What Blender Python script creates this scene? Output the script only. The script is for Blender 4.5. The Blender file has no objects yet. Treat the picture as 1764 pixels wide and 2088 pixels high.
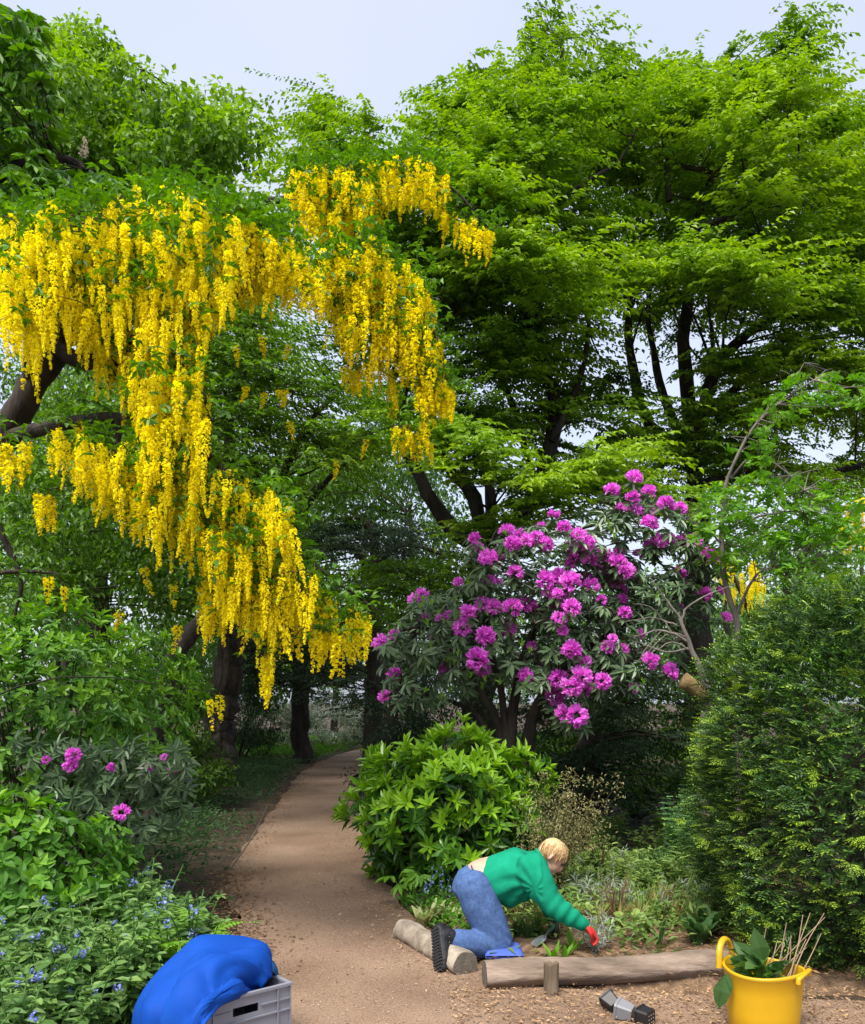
import bpy, math
import numpy as np
from mathutils import Matrix, Vector

# ------------------------------------------------------------------ camera, sky, sun, exposure
sc = bpy.context.scene
FPX, HZN, CXP, EYE = 1700.0, 1430.0, 882.0, 1.65      # focal length / horizon in photo units, eye height
cam = bpy.data.cameras.new('camera'); cam_o = bpy.data.objects.new('camera', cam)
sc.collection.objects.link(cam_o); sc.camera = cam_o
cam_o.location = (0, 0, EYE); cam_o.rotation_euler = (math.radians(90), 0, 0)
cam.sensor_fit = 'HORIZONTAL'; cam.sensor_width = 36; cam.lens = 36*FPX/1764
cam.shift_y = (HZN-1044)/1764; cam.clip_end = 2000; cam.clip_start = 0.05

SUN_EL, SUN_AZ = math.radians(60), math.radians(208)   # high soft sun, behind the camera to the left
world = bpy.data.worlds.new('World'); sc.world = world; world.use_nodes = True
wn = world.node_tree; wn.nodes.clear()
w_out = wn.nodes.new('ShaderNodeOutputWorld')
sky = wn.nodes.new('ShaderNodeTexSky'); sky.sky_type = 'NISHITA'; sky.sun_disc = False
sky.sun_elevation = SUN_EL; sky.sun_rotation = SUN_AZ; sky.dust_density = 4; sky.air_density = 1.2
bg1 = wn.nodes.new('ShaderNodeBackground'); bg1.inputs[1].default_value = 0.028
bg2 = wn.nodes.new('ShaderNodeBackground'); bg2.inputs[1].default_value = 0.190
tc = wn.nodes.new('ShaderNodeTexCoord'); nz = wn.nodes.new('ShaderNodeTexNoise')
nz.inputs['Scale'].default_value = 2.2; nz.inputs['Detail'].default_value = 4
rp = wn.nodes.new('ShaderNodeValToRGB')
rp.color_ramp.elements[0].color = (0.74, 0.79, 1.0, 1); rp.color_ramp.elements[0].position = .3
rp.color_ramp.elements[1].color = (0.86, 0.87, 1.0, 1); rp.color_ramp.elements[1].position = .7
add = wn.nodes.new('ShaderNodeAddShader')
wn.links.new(tc.outputs['Generated'], nz.inputs['Vector']); wn.links.new(nz.outputs[0], rp.inputs[0])
wn.links.new(sky.outputs[0], bg1.inputs[0]); wn.links.new(rp.outputs[0], bg2.inputs[0])
wn.links.new(bg1.outputs[0], add.inputs[0]); wn.links.new(bg2.outputs[0], add.inputs[1])
wn.links.new(add.outputs[0], w_out.inputs[0])

sun = bpy.data.lights.new('sun', 'SUN'); sun.energy = 1.5; sun.angle = math.radians(28); sun.color = (1, .96, .88)
sun_o = bpy.data.objects.new('sun', sun); sc.collection.objects.link(sun_o)
sd = Vector((math.sin(SUN_AZ)*math.cos(SUN_EL), math.cos(SUN_AZ)*math.cos(SUN_EL), math.sin(SUN_EL)))
sun_o.rotation_euler = sd.to_track_quat('Z', 'Y').to_euler(); sun_o.location = sd*60
sc.view_settings.view_transform = 'Standard'; sc.view_settings.look = 'None'
sc.view_settings.exposure = 1.95; sc.view_settings.gamma = 1
sc.cycles.max_bounces = 6; sc.cycles.diffuse_bounces = 4; sc.cycles.glossy_bounces = 2
sc.cycles.transmission_bounces = 4; sc.cycles.transparent_max_bounces = 4
sc.cycles.use_denoising = True; sc.cycles.use_adaptive_sampling = True

# ------------------------------------------------------------------ helpers
RNG = np.random.default_rng(7)
COL = sc.collection
def A(*v): return np.array(v, float)
def at(px, py, d):
    px, py, d = np.broadcast_arrays(np.asarray(px, float), np.asarray(py, float), np.asarray(d, float))
    return np.stack([(px-CXP)/FPX*d, d, EYE+(HZN-py)/FPX*d], -1)
def gnd(px, py):
    d = EYE*FPX/(py-HZN); return A((px-CXP)/FPX*d, d, 0)
def unit(v): return v/np.clip(np.linalg.norm(v, axis=-1, keepdims=True), 1e-9, None)
def rnd(n, s=1.0): return RNG.normal(0, s, (n, 3))
def inpoly(P, poly):
    x, y = P[:, 0], P[:, 1]; c = np.zeros(len(P), bool); q = np.asarray(poly, float); j = len(q)-1
    for i in range(len(q)):
        xi, yi, xj, yj = *q[i], *q[j]
        c ^= ((yi > y) != (yj > y)) & (x < (xj-xi)*(y-yi)/(yj-yi+1e-9)+xi); j = i
    return c
def sample_poly(poly, n, holes=()):
    q = np.asarray(poly, float); lo, hi = q.min(0), q.max(0); out = np.zeros((0, 2))
    while len(out) < n:
        P = RNG.uniform(lo, hi, (n*3, 2)); P = P[inpoly(P, poly)]
        for hx, hy, hr in holes: P = P[np.hypot(P[:, 0]-hx, P[:, 1]-hy) > hr]
        out = np.vstack([out, P])
    return out[:n]
def cat_rom(P, n):
    P = np.asarray(P, float); Q = np.vstack([2*P[0]-P[1], P, 2*P[-1]-P[-2]])
    u = np.linspace(0, len(P)-1, n); i = np.minimum(u.astype(int), len(P)-2); t = (u-i)[:, None]
    a, b, c, d = Q[i], Q[i+1], Q[i+2], Q[i+3]
    return .5*((2*b)+(c-a)*t+(2*a-5*b+4*c-d)*t*t+(3*b-a-3*c+d)*t**3)

SHAPES = {   # (along, side, up) rows, faces
 'dia':  (np.array([[0,0,0],[.45,.5,1],[1,0,0],[.45,-.5,1]], float), np.array([[0,1,2],[0,2,3]])),
 'oval': (np.array([[0,0,0],[.3,.46,1],[.72,.42,1],[1,0,0],[.72,-.42,1],[.3,-.46,1]], float), np.array([[0,1,2,3],[0,3,4,5]])),
 'big':  (np.array([[0,0,0],[.18,.3,.7],[.45,.5,1],[.75,.36,.8],[1,0,0],[.75,-.36,.8],[.45,-.5,1],[.18,-.3,.7],[.45,0,0]], float),
          np.array([[0,1,2,8],[8,2,3,4],[0,8,6,7],[8,4,5,6]])),
}
class Geo:
    def __init__(s, base=(0, 0, 0)): s.V, s.F, s.T, s.n, s.base = [], [], [], 0, np.asarray(base, float)
    def add(s, V, F, tint=0.5):
        V = np.asarray(V, float).reshape(-1, 3); F = np.asarray(F, int)
        s.V.append(V); s.F.append(F+s.n); s.T.append(np.broadcast_to(np.asarray(tint, float), (len(V),)).copy()); s.n += len(V)
    def leaves(s, P, D, N, L, W, tint=.5, shape='oval', fold=.25, curl=.15):
        n = len(P); 
        if n == 0: return
        D = unit(D); S = unit(np.cross(D, N)); N2 = np.cross(S, D)
        T, F0 = SHAPES[shape]; k = len(T)
        L = np.broadcast_to(L, (n,)); W = np.broadcast_to(W, (n,)); tint = np.broadcast_to(tint, (n,))
        V = (P[:, None]+D[:, None]*(T[None, :, 0:1]*L[:, None, None])+S[:, None]*(T[None, :, 1:2]*W[:, None, None])
             +N2[:, None]*((T[None, :, 2]*fold*W[:, None]-curl*L[:, None]*T[None, :, 0]**2)[..., None]))
        F = F0[None]+(np.arange(n)*k)[:, None, None]
        s.add(V, F.reshape(-1, F0.shape[1]), np.repeat(tint, k))
    def tube(s, P, R, sides=6, tint=.5, caps=False, R2=None, ref=None, jit=0, ends=False):
        P = np.asarray(P, float); m = len(P); R = np.broadcast_to(np.asarray(R, float), (m,)).copy()
        R2 = R if R2 is None else np.broadcast_to(np.asarray(R2, float), (m,)).copy()
        if ends:                                     # rounded ends
            t0 = unit(P[1]-P[0]); t1 = unit(P[-1]-P[-2])
            P = np.vstack([P[0]-t0*R[0]*.8, P[0]-t0*R[0]*.55, P, P[-1]+t1*R[-1]*.55, P[-1]+t1*R[-1]*.8])
            R2 = np.r_[R2[0]*.45, R2[0]*.8, R2, R2[-1]*.8, R2[-1]*.45]; R = np.r_[R[0]*.45, R[0]*.8, R, R[-1]*.8, R[-1]*.45]; m = len(P); caps = True
        T = unit(np.gradient(P, axis=0))
        if ref is not None: U = np.cross(T, np.asarray(ref, float))
        else:
            U = np.zeros_like(T); e = np.argmin(np.abs(T[0])); v = np.zeros(3); v[e] = 1; U[0] = unit(np.cross(T[0], v))
            for i in range(1, m): U[i] = unit(U[i-1]-np.dot(U[i-1], T[i])*T[i])
        U = unit(U); W = np.cross(T, U); a = np.arange(sides)*2*math.pi/sides
        rr = 1+(RNG.normal(0, jit, (m, sides)) if jit else 0)
        V = P[:, None]+(np.cos(a)[None]*rr*R[:, None])[..., None]*U[:, None]+(np.sin(a)[None]*rr*R2[:, None])[..., None]*W[:, None]
        i = np.arange(m-1)[:, None]*sides; j = np.arange(sides)[None]; k = (j+1) % sides
        F = np.stack([i+j, i+k, i+sides+k, i+sides+j], -1).reshape(-1, 4)
        b = s.n; s.add(V, F, tint)
        if caps:
            s.V.append(np.stack([P[0], P[-1]])); s.T.append(np.full(2, tint if np.isscalar(tint) else .5)); c = s.n; s.n += 2
            j = np.arange(sides); k = (j+1) % sides
            s.F.append(np.stack([np.full(sides, c), b+k, b+j], -1)); e = b+(m-1)*sides
            s.F.append(np.stack([np.full(sides, c+1), e+j, e+k], -1))
    def box(s, c, h, M=None, tint=.5, taper=1.0):
        x = A(-1, 1); V = np.array([[i*h[0]*(taper if k < 0 else 1), j*h[1]*(taper if k < 0 else 1), k*h[2]] for k in x for j in x for i in x])
        if M is not None: V = V@np.asarray(M, float).T
        s.add(V+np.asarray(c), [[0,2,3,1],[4,5,7,6],[0,1,5,4],[2,6,7,3],[0,4,6,2],[1,3,7,5]], tint)
    def mesh(s, name, smooth=False):
        V = (np.concatenate(s.V)-s.base).astype(np.float32); me = bpy.data.meshes.new(name)
        me.vertices.add(len(V)); me.vertices.foreach_set('co', V.ravel())
        vi = np.concatenate([f.ravel() for f in s.F]); tot = np.concatenate([np.full(len(f), f.shape[1]) for f in s.F])
        st = np.r_[0, np.cumsum(tot)[:-1]]
        me.loops.add(len(vi)); me.loops.foreach_set('vertex_index', vi.astype(np.int32))
        me.polygons.add(len(tot)); me.polygons.foreach_set('loop_start', st.astype(np.int32))
        me.polygons.foreach_set('use_smooth', np.full(len(tot), smooth))
        me.update(calc_edges=True)
        me.attributes.new('tint', 'FLOAT', 'POINT').data.foreach_set('value', np.concatenate(s.T).astype(np.float32))
        return me
    def build(s, name, mat, parent=None, smooth=False, kind=None, label=None):
        me = s.mesh(name, smooth); me.materials.append(mat)
        o = bpy.data.objects.new(name, me); COL.objects.link(o)
        if parent is not None: o.parent = parent
        else: o.location = s.base
        if kind: o['kind'] = kind
        if label: o['label'] = label
        return o
def thing(name, label, cat, loc, group=None):
    o = bpy.data.objects.new(name, None); COL.objects.link(o); o.location = loc
    o.empty_display_size = .1; o['label'] = label; o['category'] = cat
    if group: o['group'] = group
    return o
def tagm(o, label, cat, group=None):
    o['label'] = label; o['category'] = cat
    if group: o['group'] = group
    return o
def copy_tree(o, parent=None):
    c = o.copy(); COL.objects.link(c); c.parent = parent
    for ch in o.children: copy_tree(ch, c)
    return c
def place_part(name, me, parent, base, M):
    o = bpy.data.objects.new(name, me); COL.objects.link(o); o.parent = parent
    o.matrix_local = Matrix.Translation(Vector(-np.asarray(base)))@M
    return o
def frame(P, X, Z):
    X = unit(np.asarray(X, float)); Y = unit(np.cross(Z, X)); Zz = np.cross(X, Y)
    return Matrix(((X[0], Y[0], Zz[0], P[0]), (X[1], Y[1], Zz[1], P[1]), (X[2], Y[2], Zz[2], P[2]), (0, 0, 0, 1)))

# ------------------------------------------------------------------ materials
def new_mat(name):
    m = bpy.data.materials.new(name); m.use_nodes = True; nt = m.node_tree
    return m, nt, nt.nodes['Principled BSDF'], nt.nodes['Material Output']
def ramp(nt, cols, pos=None):
    r = nt.nodes.new('ShaderNodeValToRGB'); e = r.color_ramp.elements
    pos = pos or np.linspace(0, 1, len(cols))
    for i, c in enumerate(cols):
        if i >= 2: e.new(pos[i])
        e[i].position = pos[i]; e[i].color = (*c, 1)
    return r
def leaf_mat(name, cols, rough=.5, trans=.35, spec=.4, noise=.0, tcol=None, objrand=.0):
    m, nt, bs, out = new_mat(name); n, l = nt.nodes, nt.links
    at_ = n.new('ShaderNodeAttribute'); at_.attribute_name = 'tint'
    fac = at_.outputs['Fac']
    if objrand:
        oi = n.new('ShaderNodeObjectInfo'); ma = n.new('ShaderNodeMath'); ma.operation = 'MULTIPLY_ADD'
        l.new(oi.outputs['Random'], ma.inputs[0]); ma.inputs[1].default_value = objrand
        mb = n.new('ShaderNodeMath'); mb.operation = 'SUBTRACT'; mb.inputs[1].default_value = objrand/2
        l.new(fac, mb.inputs[0]); l.new(mb.outputs[0], ma.inputs[2]); fac = ma.outputs[0]
    r = ramp(nt, cols); l.new(fac, r.inputs[0]); l.new(r.outputs[0], bs.inputs['Base Color'])
    bs.inputs['Roughness'].default_value = rough; bs.inputs['Specular IOR Level'].default_value = spec
    if trans:
        tr = n.new('ShaderNodeBsdfTranslucent'); mx = n.new('ShaderNodeMixShader'); mx.inputs[0].default_value = trans
        hs = n.new('ShaderNodeHueSaturation'); hs.inputs['Saturation'].default_value = 1.1; hs.inputs['Value'].default_value = 1.35
        l.new(r.outputs[0], hs.inputs['Color']); l.new(hs.outputs[0], tr.inputs[0])
        l.new(bs.outputs[0], mx.inputs[1]); l.new(tr.outputs[0], mx.inputs[2]); l.new(mx.outputs[0], out.inputs[0])
    return m
def noise_mat(name, cols, scale=8, rough=.9, bump=.3, bscale=None, stretch=(1, 1, 1), detail=8, spec=.3, dist=.02, coords='Object'):
    m, nt, bs, out = new_mat(name); n, l = nt.nodes, nt.links
    tcn = n.new('ShaderNodeTexCoord'); mp = n.new('ShaderNodeMapping'); mp.inputs['Scale'].default_value = stretch
    l.new(tcn.outputs[coords], mp.inputs[0])
    a = n.new('ShaderNodeTexNoise'); a.inputs['Scale'].default_value = scale; a.inputs['Detail'].default_value = detail; a.inputs['Roughness'].default_value = .65
    l.new(mp.outputs[0], a.inputs['Vector']); r = ramp(nt, cols, list(np.linspace(.3, .7, len(cols)))); l.new(a.outputs[0], r.inputs[0])
    l.new(r.outputs[0], bs.inputs['Base Color']); bs.inputs['Roughness'].default_value = rough; bs.inputs['Specular IOR Level'].default_value = spec
    if bump:
        b = n.new('ShaderNodeTexNoise'); b.inputs['Scale'].default_value = bscale or scale*3; b.inputs['Detail'].default_value = 6
        l.new(mp.outputs[0], b.inputs['Vector']); bp = n.new('ShaderNodeBump'); bp.inputs['Strength'].default_value = bump; bp.inputs['Distance'].default_value = dist
        l.new(b.outputs[0], bp.inputs['Height']); l.new(bp.outputs[0], bs.inputs['Normal'])
    return m
def plain(name, col, rough=.5, metal=0, spec=.5):
    m, nt, bs, out = new_mat(name); bs.inputs['Base Color'].default_value = (*col, 1)
    bs.inputs['Roughness'].default_value = rough; bs.inputs['Metallic'].default_value = metal; bs.inputs['Specular IOR Level'].default_value = spec
    return m

M_ZEL = leaf_mat('zelkova_leaf', [(.045,.11,.007), (.13,.265,.012), (.27,.42,.020)], .5, .4)
M_LIME = leaf_mat('lime_leaf', [(.05,.12,.010), (.13,.27,.015), (.24,.40,.025)], .5, .4)
M_CHEST = leaf_mat('chestnut_leaf', [(.034,.095,.010), (.08,.20,.016), (.17,.32,.028)], .45, .35)
M_CONIF = leaf_mat('conifer_leaf', [(.010,.028,.010), (.02,.05,.014), (.035,.075,.018)], .55, .2)
M_FAR = leaf_mat('far_leaf', [(.05,.11,.025), (.10,.21,.04), (.2,.32,.07)], .6, .4)
M_WHITE = leaf_mat('white_blossom', [(.10,.16,.06), (.32,.38,.24), (.8,.82,.74)], .6, .3)
M_LABL = leaf_mat('laburnum_leaf', [(.034,.10,.010), (.085,.21,.015), (.17,.34,.024)], .45, .35)
M_LABF = leaf_mat('laburnum_flower', [(.70,.56,.005), (.93,.83,.014), (.96,.90,.04)], .55, .35, .25, objrand=.25)
M_RHL = leaf_mat('rhododendron_leaf', [(.045,.085,.034), (.095,.165,.07), (.20,.28,.15)], .38, .15, .5, objrand=.3)
M_RHF = leaf_mat('rhododendron_flower', [(.58,.08,.52), (.85,.20,.79), (.94,.48,.89)], .55, .3, .25, objrand=.3)
M_LAUR = leaf_mat('laurel_leaf', [(.028,.09,.014), (.09,.24,.018), (.28,.50,.022)], .28, .3, .55)
M_AZAL = leaf_mat('azalea_leaf', [(.034,.10,.016), (.09,.235,.026), (.21,.40,.035)], .42, .35)
M_YEW = leaf_mat('yew_needle', [(.013,.038,.010), (.042,.105,.018), (.30,.46,.035)], .45, .15)
M_HERB = leaf_mat('herb_leaf', [(.025,.07,.02), (.07,.16,.04), (.16,.28,.05)], .55, .35)
M_BEDH = leaf_mat('bed_leaf', [(.07,.13,.03), (.16,.27,.06), (.32,.43,.11)], .55, .35)
M_SILV = leaf_mat('silver_leaf', [(.12,.16,.12), (.24,.29,.23), (.42,.46,.38)], .7, .2)
M_STRAW = leaf_mat('straw_blade', [(.12,.12,.03), (.30,.24,.08), (.5,.4,.18)], .7, .25)
M_BLUE = leaf_mat('blue_petal', [(.10,.14,.42), (.20,.26,.60), (.38,.43,.75)], .6, .3)
M_BEIGE = leaf_mat('beige_leaf', [(.12,.14,.04), (.26,.25,.09), (.42,.36,.18)], .6, .3)
M_SAP = leaf_mat('sapling_leaf', [(.05,.15,.015), (.12,.30,.025), (.22,.42,.04)], .5, .4)
M_BARK = noise_mat('bark_dark', [(.012,.010,.008), (.035,.028,.022), (.07,.058,.046)], 6, .9, .8, 14, (1, 1, .25), dist=.04)
M_BARKG = noise_mat('bark_grey', [(.06,.052,.045), (.15,.13,.11), (.24,.21,.18)], 9, .9, .6, 20, (1, 1, .4), dist=.01)
M_BARKB = noise_mat('bark_rough', [(.016,.013,.010), (.06,.048,.038), (.17,.14,.115)], 5, .95, 1, 11, (1, 1, .3), dist=.2)
M_TWIG = noise_mat('twig_bark', [(.02,.015,.01), (.05,.04,.028)], 10, .9, 0)
M_SOIL = noise_mat('soil', [(.028,.022,.014), (.06,.043,.028), (.11,.075,.045)], 3, .95, .8, 30, dist=.03)
M_CHIP = leaf_mat('wood_chip', [(.10,.055,.025), (.28,.16,.075), (.48,.32,.17)], .85, 0)
M_LITTER = leaf_mat('leaf_litter', [(.05,.03,.015), (.16,.09,.045), (.34,.2,.1)], .85, .1)

# ------------------------------------------------------------------ ground and path
def make_path_mat():
    m, nt, bs, out = new_mat('gravel_path'); n, l = nt.nodes, nt.links
    tcn = n.new('ShaderNodeTexCoord')
    a = n.new('ShaderNodeTexNoise'); a.inputs['Scale'].default_value = .9; a.inputs['Detail'].default_value = 5
    b = n.new('ShaderNodeTexNoise'); b.inputs['Scale'].default_value = 70; b.inputs['Detail'].default_value = 4; b.inputs['Roughness'].default_value = .7
    v = n.new('ShaderNodeTexVoronoi'); v.inputs['Scale'].default_value = 110
    for x in (a, b, v): l.new(tcn.outputs['Object'], x.inputs['Vector'])
    r1 = ramp(nt, [(.175,.115,.076), (.255,.172,.118), (.33,.232,.165)], [.3, .5, .72]); l.new(a.outputs[0], r1.inputs[0])
    r2 = ramp(nt, [(.55,.52,.5), (1, 1, 1), (1.25, 1.22, 1.18)], [.32, .5, .72]); l.new(b.outputs[0], r2.inputs[0])
    mx = n.new('ShaderNodeMix'); mx.data_type = 'RGBA'; mx.blend_type = 'MULTIPLY'; mx.inputs[0].default_value = .85
    l.new(r1.outputs[0], mx.inputs[6]); l.new(r2.outputs[0], mx.inputs[7])
    r3 = ramp(nt, [(.8,.8,.8), (1.12,1.1,1.06)]); l.new(v.outputs['Color'], r3.inputs[0])
    m2 = n.new('ShaderNodeMix'); m2.data_type = 'RGBA'; m2.blend_type = 'MULTIPLY'; m2.inputs[0].default_value = .6
    l.new(mx.outputs[2], m2.inputs[6]); l.new(r3.outputs[0], m2.inputs[7]); l.new(m2.outputs[2], bs.inputs['Base Color'])
    bs.inputs['Roughness'].default_value = .95; bs.inputs['Specular IOR Level'].default_value = .15
    bp = n.new('ShaderNodeBump'); bp.inputs['Strength'].default_value = .5; bp.inputs['Distance'].default_value = .012
    ad = n.new('ShaderNodeMath'); ad.operation = 'ADD'; l.new(b.outputs[0], ad.inputs[0]); l.new(v.outputs['Distance'], ad.inputs[1])
    l.new(ad.outputs[0], bp.inputs['Height']); l.new(bp.outputs[0], bs.inputs['Normal'])
    return m
def hfun(x, y): return .03*np.sin(x*.9+.3)*np.sin(y*.7)+.02*np.sin(x*2.3+y*1.7)
def structure(o): o['kind'] = 'structure'; return o
LEFT = np.array([(-3.2,-8), (-2.6,-2), (-1.75,2.6)]+[tuple(gnd(*p)[:2]) for p in
        [(440,2060),(500,1905),(452,1822),(470,1770),(520,1700),(566,1640),(608,1580),(655,1552)]]+[(-2.9,26),(-2.2,31)])
RIGHT = np.array([(7,-8), (7,4.2), (4,4.45), (.9,4.6), (.40,4.85)]+[tuple(gnd(*p)[:2]) for p in
        [(905,1925),(838,1865),(795,1815),(768,1755),(742,1690),(726,1630),(712,1585)]]+[(-1.4,21),(-1.0,24),(1.5,27.5),(7,31)])
yy = np.unique(np.r_[np.linspace(-8, 4.2, 12), np.linspace(4.2, 8, 40), np.linspace(8, 31, 50)])
def edge_x(E): return np.interp(yy, E[:, 1], E[:, 0])
sm = lambda v: np.convolve(np.r_[v[:1], v[:1], v, v[-1:], v[-1:]], np.ones(5)/5, 'valid')
pl = np.c_[sm(edge_x(LEFT)), yy]; pr = np.c_[sm(edge_x(RIGHT)), yy]
pl[:, 0] += .03*np.sin(yy*5.1)+.02*np.sin(yy*11+1); pr[:, 0] += .03*np.sin(yy*4.3+2)+.02*np.sin(yy*9)
K = 14; u = np.linspace(0, 1, K)[None, :, None]
PV = pl[:, None]*(1-u)+pr[:, None]*u
z = .012+.008*np.sin(PV[..., 0]*3+PV[..., 1]*2)*np.sin(u[..., 0]*math.pi)
g = Geo(); i = np.arange(len(pl)-1)[:, None]*K+np.arange(K-1)[None]
g.add(np.dstack([PV, z]), np.stack([i, i+1, i+K+1, i+K], -1).reshape(-1, 4))
structure(g.build('path', make_path_mat(), smooth=True))
PATH_POLY = np.vstack([pl, pr[::-1]])
g = Geo(); gx = np.unique(np.r_[np.linspace(-400, 400, 21), np.linspace(-14, 14, 60)]); gy = np.unique(np.r_[np.linspace(-300, 700, 21), np.linspace(-8, 40, 90)])
X, Y = np.meshgrid(gx, gy); Z = np.where((abs(X) < 14) & (Y < 40) & (Y > -8), -.045+.03*np.sin(X*1.7)*np.sin(Y*1.3), -.06)
k = len(gx); i = np.arange(len(gy)-1)[:, None]*k+np.arange(k-1)[None]
g.add(np.stack([X, Y, Z], -1), np.stack([i, i+1, i+k+1, i+k], -1).reshape(-1, 4))
structure(g.build('ground', M_SOIL, smooth=True))
# planting bed behind the log: a low mound of brown mulch
M_MULCH = noise_mat('bed_mulch', [(.08,.05,.03), (.19,.12,.07), (.36,.24,.15)], 14, .95, 1, 60, dist=.03)
g = Geo(); bx = np.linspace(-.35, 3.6, 60); by = np.linspace(4.72, 8.6, 60); X, Y = np.meshgrid(bx, by)
edge = np.clip(np.minimum.reduce([(Y-4.74)/.25, (X+.32+.35*np.clip(6-Y, 0, 1.3)*-1+.0)/.4+1.0*(Y > 5.9), (3.6-X)/.4, (8.6-Y)/.6]), 0, 1)
X0 = np.interp(Y, [4.7, 5.0, 5.6, 6.2, 8.6], [.30, .22, .05, -.1, -.2])
edge = np.clip(np.minimum(edge*0+1, np.minimum.reduce([(Y-4.76)/.2, (X-X0)/.25, (3.6-X)/.4, (8.6-Y)/.6])), 0, 1)
Z = -.07+edge*(.12+.02*np.sin(X*5)*np.sin(Y*4.3)+.015*np.sin(X*11+Y*7))
k = 60; i = np.arange(59)[:, None]*k+np.arange(59)[None]
g.add(np.stack([X, Y, Z], -1), np.stack([i, i+1, i+k+1, i+k], -1).reshape(-1, 4))
structure(g.build('planting_bed', M_MULCH, smooth=True))
BED_Z = .05

def scatter_flat(name, mat, pts, L, W, label, lift=.008, shape='dia', zf=None, tilt=.35):
    n = len(pts); P = np.c_[pts, np.full(n, lift) if zf is None else zf]
    a = RNG.uniform(0, 6.28, n); D = np.c_[np.cos(a), np.sin(a), RNG.normal(0, .15, n)]
    g = Geo(); g.leaves(P, D, unit(A(0, 0, 1)+rnd(n, tilt)), RNG.uniform(.5, 1.4, n)*L, RNG.uniform(.5, 1.3, n)*W, RNG.uniform(0, 1, n), shape, .15, .1)
    o = g.build(name, mat, kind='stuff'); o['label'] = label; o['category'] = 'litter'; return o
# wood chips along the right edge of the path and over the bed; a few leaves and crumbs on the path
P = np.vstack([np.c_[RNG.normal(0, 1, 2200)*.35, RNG.normal(0, 1, 2200)*.18]+pr[RNG.integers(14, 60, 2200)]])
P = P[P[:, 1] > 3.5]
Q = np.c_[RNG.uniform(.1, 2.6, 3000), RNG.uniform(4.0, 4.75, 3000)]
scatter_flat('wood_chips', M_CHIP, np.vstack([P, Q]), .026, .010, 'pale orange wood chips scattered along the edge of the gravel path', .026)
P = np.c_[RNG.uniform(.35, 3.0, 5200), RNG.uniform(4.85, 7.2, 5200)]; P = P[~((P[:, 0] > .25) & (P[:, 0] < .66) & (P[:, 1] > 5.15) & (P[:, 1] < 5.75))]
scatter_flat('bed_mulch_chips', M_LITTER, P, .04, .014, 'brown bark mulch spread over the planting bed', 0, zf=RNG.uniform(.045, .085, len(P)))
P = np.c_[RNG.normal(-.05, 1, 5200)*.16, RNG.normal(0, 1, 5200)*.12]+pl[RNG.integers(12, 85, 5200)]; P = P[P[:, 1] > 3.5]
scatter_flat('edge_litter', M_LITTER, P, .034, .014, 'brown leaf litter along the left edge of the path', .024)
P = np.c_[RNG.uniform(-1.8, 2.6, 900), RNG.uniform(3.6, 14, 900)]; P = P[inpoly(P, PATH_POLY)]
scatter_flat('path_crumbs', M_LITTER, P, .022, .010, 'small dry leaf crumbs and twigs strewn on the path', .028)
P = np.c_[RNG.uniform(-1.4, 2.4, 9000), RNG.uniform(3.6, 7.5, 9000)]; P = P[inpoly(P, PATH_POLY)]
M_GRIT = leaf_mat('grit', [(.16,.11,.08), (.32,.23,.17), (.48,.38,.30)], .9, 0)
scatter_flat('path_grit', M_GRIT, P, .009, .007, 'loose pale grit on the path surface', .022)

# ------------------------------------------------------------------ trees
UP = A(0, 0, 1)
def rotz(v, a):
    c, s = np.cos(a), np.sin(a); return np.stack([v[..., 0]*c-v[..., 1]*s, v[..., 0]*s+v[..., 1]*c, v[..., 2]], -1)
def sprays(g, tw, C, out, R, ntw, nl, L, W, droop=.25, rise=.1, fan=1.25, shape='dia', thick=.10, lo=.0, hi=1., tilt=.4):
    """flat layered sprays: each centre C carries ntw twigs fanning outwards, leaves in two ranks along each"""
    Kn = len(C); a = RNG.uniform(-fan, fan, (Kn, ntw)); D = rotz(out[:, None]*np.ones((1, ntw, 1)), a)
    S = C[:, None]-out[:, None]*R[:, None, None]*.65+np.clip(RNG.normal(0, 1, (Kn, ntw, 3)), -1.7, 1.7)*(R[:, None, None]*A(.18, .18, thick))
    ln = R[:, None]*RNG.uniform(.7, 1.6, (Kn, ntw))*np.cos(a*.5)
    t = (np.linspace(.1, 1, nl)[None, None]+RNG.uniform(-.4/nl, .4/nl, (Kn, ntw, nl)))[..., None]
    dr = RNG.uniform(.5, 1.5, (Kn, ntw, 1, 1))*droop
    wob = rotz(D, np.full((Kn, ntw), 1.57))[:, :, None]*np.sin(t*5+RNG.uniform(0, 6, (Kn, ntw, 1, 1)))*.06
    P = S[:, :, None]+ln[:, :, None, None]*(D[:, :, None]*t+wob+UP*(rise*t-dr*t*t))
    if tw is not None:
        i0 = S.reshape(-1, 3); i1 = P[:, :, -1].reshape(-1, 3); dd = i1-i0
        tw.leaves(i0, dd, np.cross(dd, UP)+1e-3, np.linalg.norm(dd, axis=1)*.5, .006, .5, 'dia', 0, -.03)
    side = np.where(np.arange(nl) % 2, 1., -1.)[None, None, :, None]; perp = rotz(D, np.full((Kn, ntw), 1.57))[:, :, None]
    n = Kn*ntw*nl
    ld = unit((D[:, :, None]*.7+perp*side*.8-UP*.3)+RNG.normal(0, .22, (Kn, ntw, nl, 3))).reshape(n, 3)
    nn = unit(UP+rnd(n, tilt)); sz = RNG.uniform(.65, 1.25, n)
    padt = np.repeat(RNG.uniform(-.3, .3, Kn), ntw*nl)
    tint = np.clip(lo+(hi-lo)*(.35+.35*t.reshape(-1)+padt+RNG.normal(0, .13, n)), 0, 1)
    g.leaves(P.reshape(n, 3), ld, nn, L*sz, W*sz, tint, shape, .2, .2)
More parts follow.
